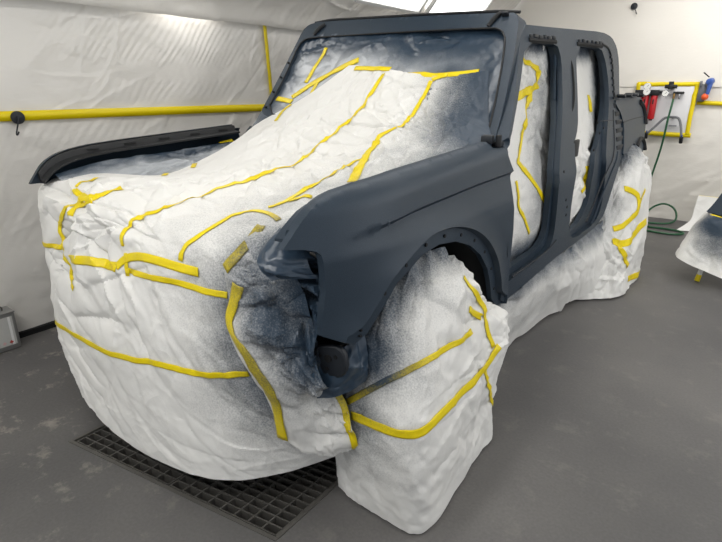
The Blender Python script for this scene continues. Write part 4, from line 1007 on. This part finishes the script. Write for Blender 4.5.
bm = bmesh.new(); bmesh.ops.create_uvsphere(bm, u_segments=18, v_segments=12, radius=.033); bmesh.ops.translate(bm, verts=bm.verts, vec=(1.090, hy - .06, 1.325)); from_bm('orange_knob', bm, plain('orange_plastic', srgb(232, 92, 40), .4), sp)

# solvent can by the left wall
can = empty('solvent_can', (-1.45, -.78, 0), 'grey metal solvent can with a pale label standing by the left wall', 'can')
cm = plain('can_metal', srgb(150, 150, 148), .35, .5)
cx, cy, cw, cd, ch = -1.435, -.80, .11, .30, .215
o = box('can_body', (cx, cy, ch/2 + .002), (cw, cd, ch), cm, can, None, .008)
lbl = plain('can_label', srgb(186, 186, 182), .5)
fx = cx + cw/2
box('label', (fx + .0008, cy, .115), (.002, cd - .035, .165), lbl, can, None, 0)
box('label_stripe', (fx + .002, cy + cd/2 - .035, .115), (.001, .012, .165), M['white'], can, None, 0)
for k, c_ in enumerate(((176, 70, 60), (206, 170, 168), (120, 50, 60), (190, 160, 170), (140, 60, 40))):
    R_ = Matrix.Rotation(math.pi/4, 3, 'X'); box('hazard_mark', (fx + .0022, cy + .105 - k*.035, .05), (.0012, .015, .015), plain('hazard_ink', srgb(*c_), .5), can, R_, 0)
box('top_rim', (cx, cy, ch + .004), (cw + .004, cd + .004, .007), cm, can, None, .002)
cyl('cap', (cx, cy + .07, ch + .006), (cx, cy + .07, ch + .032), .022, M['white'], can, 20, .003)
tube('handle', [(cx, cy + .11, ch + .006), (cx, cy + .10, ch + .03), (cx, cy, ch + .036), (cx, cy - .10, ch + .03), (cx, cy - .11, ch + .006)], .005, M['steel'], can, 20)

# ------------------------------------------------------------------ the covered part on its stand, at the right
st = empty('work_stand', (1.75, 3.15, 0), 'white folding work stand with yellow taped feet under the masked part', 'stand')
for (x, y, dx, dy) in ((1.50, 3.0, .02, .06), (2.06, 2.92, -.02, .06), (1.52, 3.56, .02, -.06), (2.08, 3.5, -.02, -.06)):
    a, b_ = Vector((x, y, .0)), Vector((x + dx*2.2, y + dy*1.2, .36))
    lg = cyl('leg', tuple(a + (b_ - a)*.02), tuple(b_), .017, M['white'], st); cyl('foot_tape', tuple(a + (b_ - a)*.01), tuple(a + (b_ - a)*.15), .0185, M['tape'], lg, 16, 0)
tube('top_bar', [(1.53, 3.07, .36), (2.02, 2.99, .36)], .016, M['white'], st); tube('top_bar', [(1.56, 3.49, .36), (2.04, 3.43, .36)], .016, M['white'], st)
skirt_net = [
 [(1.50, 3.62, .50), (1.48, 3.35, .50), (1.475, 3.12, .50), (1.58, 3.06, .50), (1.75, 3.02, .50), (2.05, 2.96, .50)],
 [(1.46, 3.64, .44), (1.42, 3.35, .43), (1.41, 3.07, .42), (1.58, 2.99, .42), (1.76, 2.95, .42), (2.08, 2.90, .42)],
 [(1.40, 3.66, .30), (1.36, 3.34, .28), (1.36, 3.00, .27), (1.58, 2.93, .25), (1.78, 2.88, .24), (2.1, 2.82, .24)],
 [(1.36, 3.66, .22), (1.33, 3.32, .20), (1.335, 2.94, .185), (1.58, 2.86, .12), (1.80, 2.80, .09), (2.12, 2.74, .08)]]
skirt = sheet('masking_paper', skirt_net, .010, 101, M['paper'], amp=1.5, cells=(.2, .1, .05), extra=[([(1.55, 3.02, .46), (2.0, 2.94, .4)], .19, 1.2), ([(1.55, 2.95, .33), (2.05, 2.88, .3)], .17, .85)])
tag(skirt, 'white paper skirt dusted with blue paint hanging round the work stand', 'masking paper')
for pth in ([(1.475, 3.10, .50), (1.60, 3.04, .495), (1.78, 2.99, .49), (2.04, 2.94, .49)],):
    tape_on(skirt, pth, .028)
pt = pressed('body_part', [(1.445, .51), (1.485, .58), (1.53, .69), (1.58, .745), (1.9, .76), (2.08, .72), (2.06, .51)], [], lambda a, b: np.stack([a, 3.10 - .16*(a - 1.5) + .45*(b - .52), b], 1), (.01, .06, -.02), .03, M['body'], None, .01)
tag(pt, 'blue-grey painted body part lying on the work stand', 'car part')
tp = box('stand_top', (1.79, 3.28, .485), (.56, .46, .03), M['dark'], st, Matrix.Rotation(-.16, 3, 'Z'), .006)
# sheet of card leaning against the back wall
crd_net = [[(1.235, 4.90, .345), (1.40, 4.90, .345), (1.60, 4.90, .345)], [(1.23, 4.85, .22), (1.40, 4.85, .22), (1.60, 4.85, .22)], [(1.22, 4.77, .10), (1.40, 4.78, .10), (1.60, 4.78, .10)], [(1.125, 4.62, .008), (1.36, 4.70, .01), (1.60, 4.70, .01)]]
crd = sheet('card_sheet', crd_net, .02, 111, M['paper'], amp=.15)
tag(crd, 'plain white card sheet with a taped top edge leaning by the back wall', 'card'); tape_on(crd, [(1.24, 4.90, .34), (1.60, 4.90, .34)], .016, extra=())
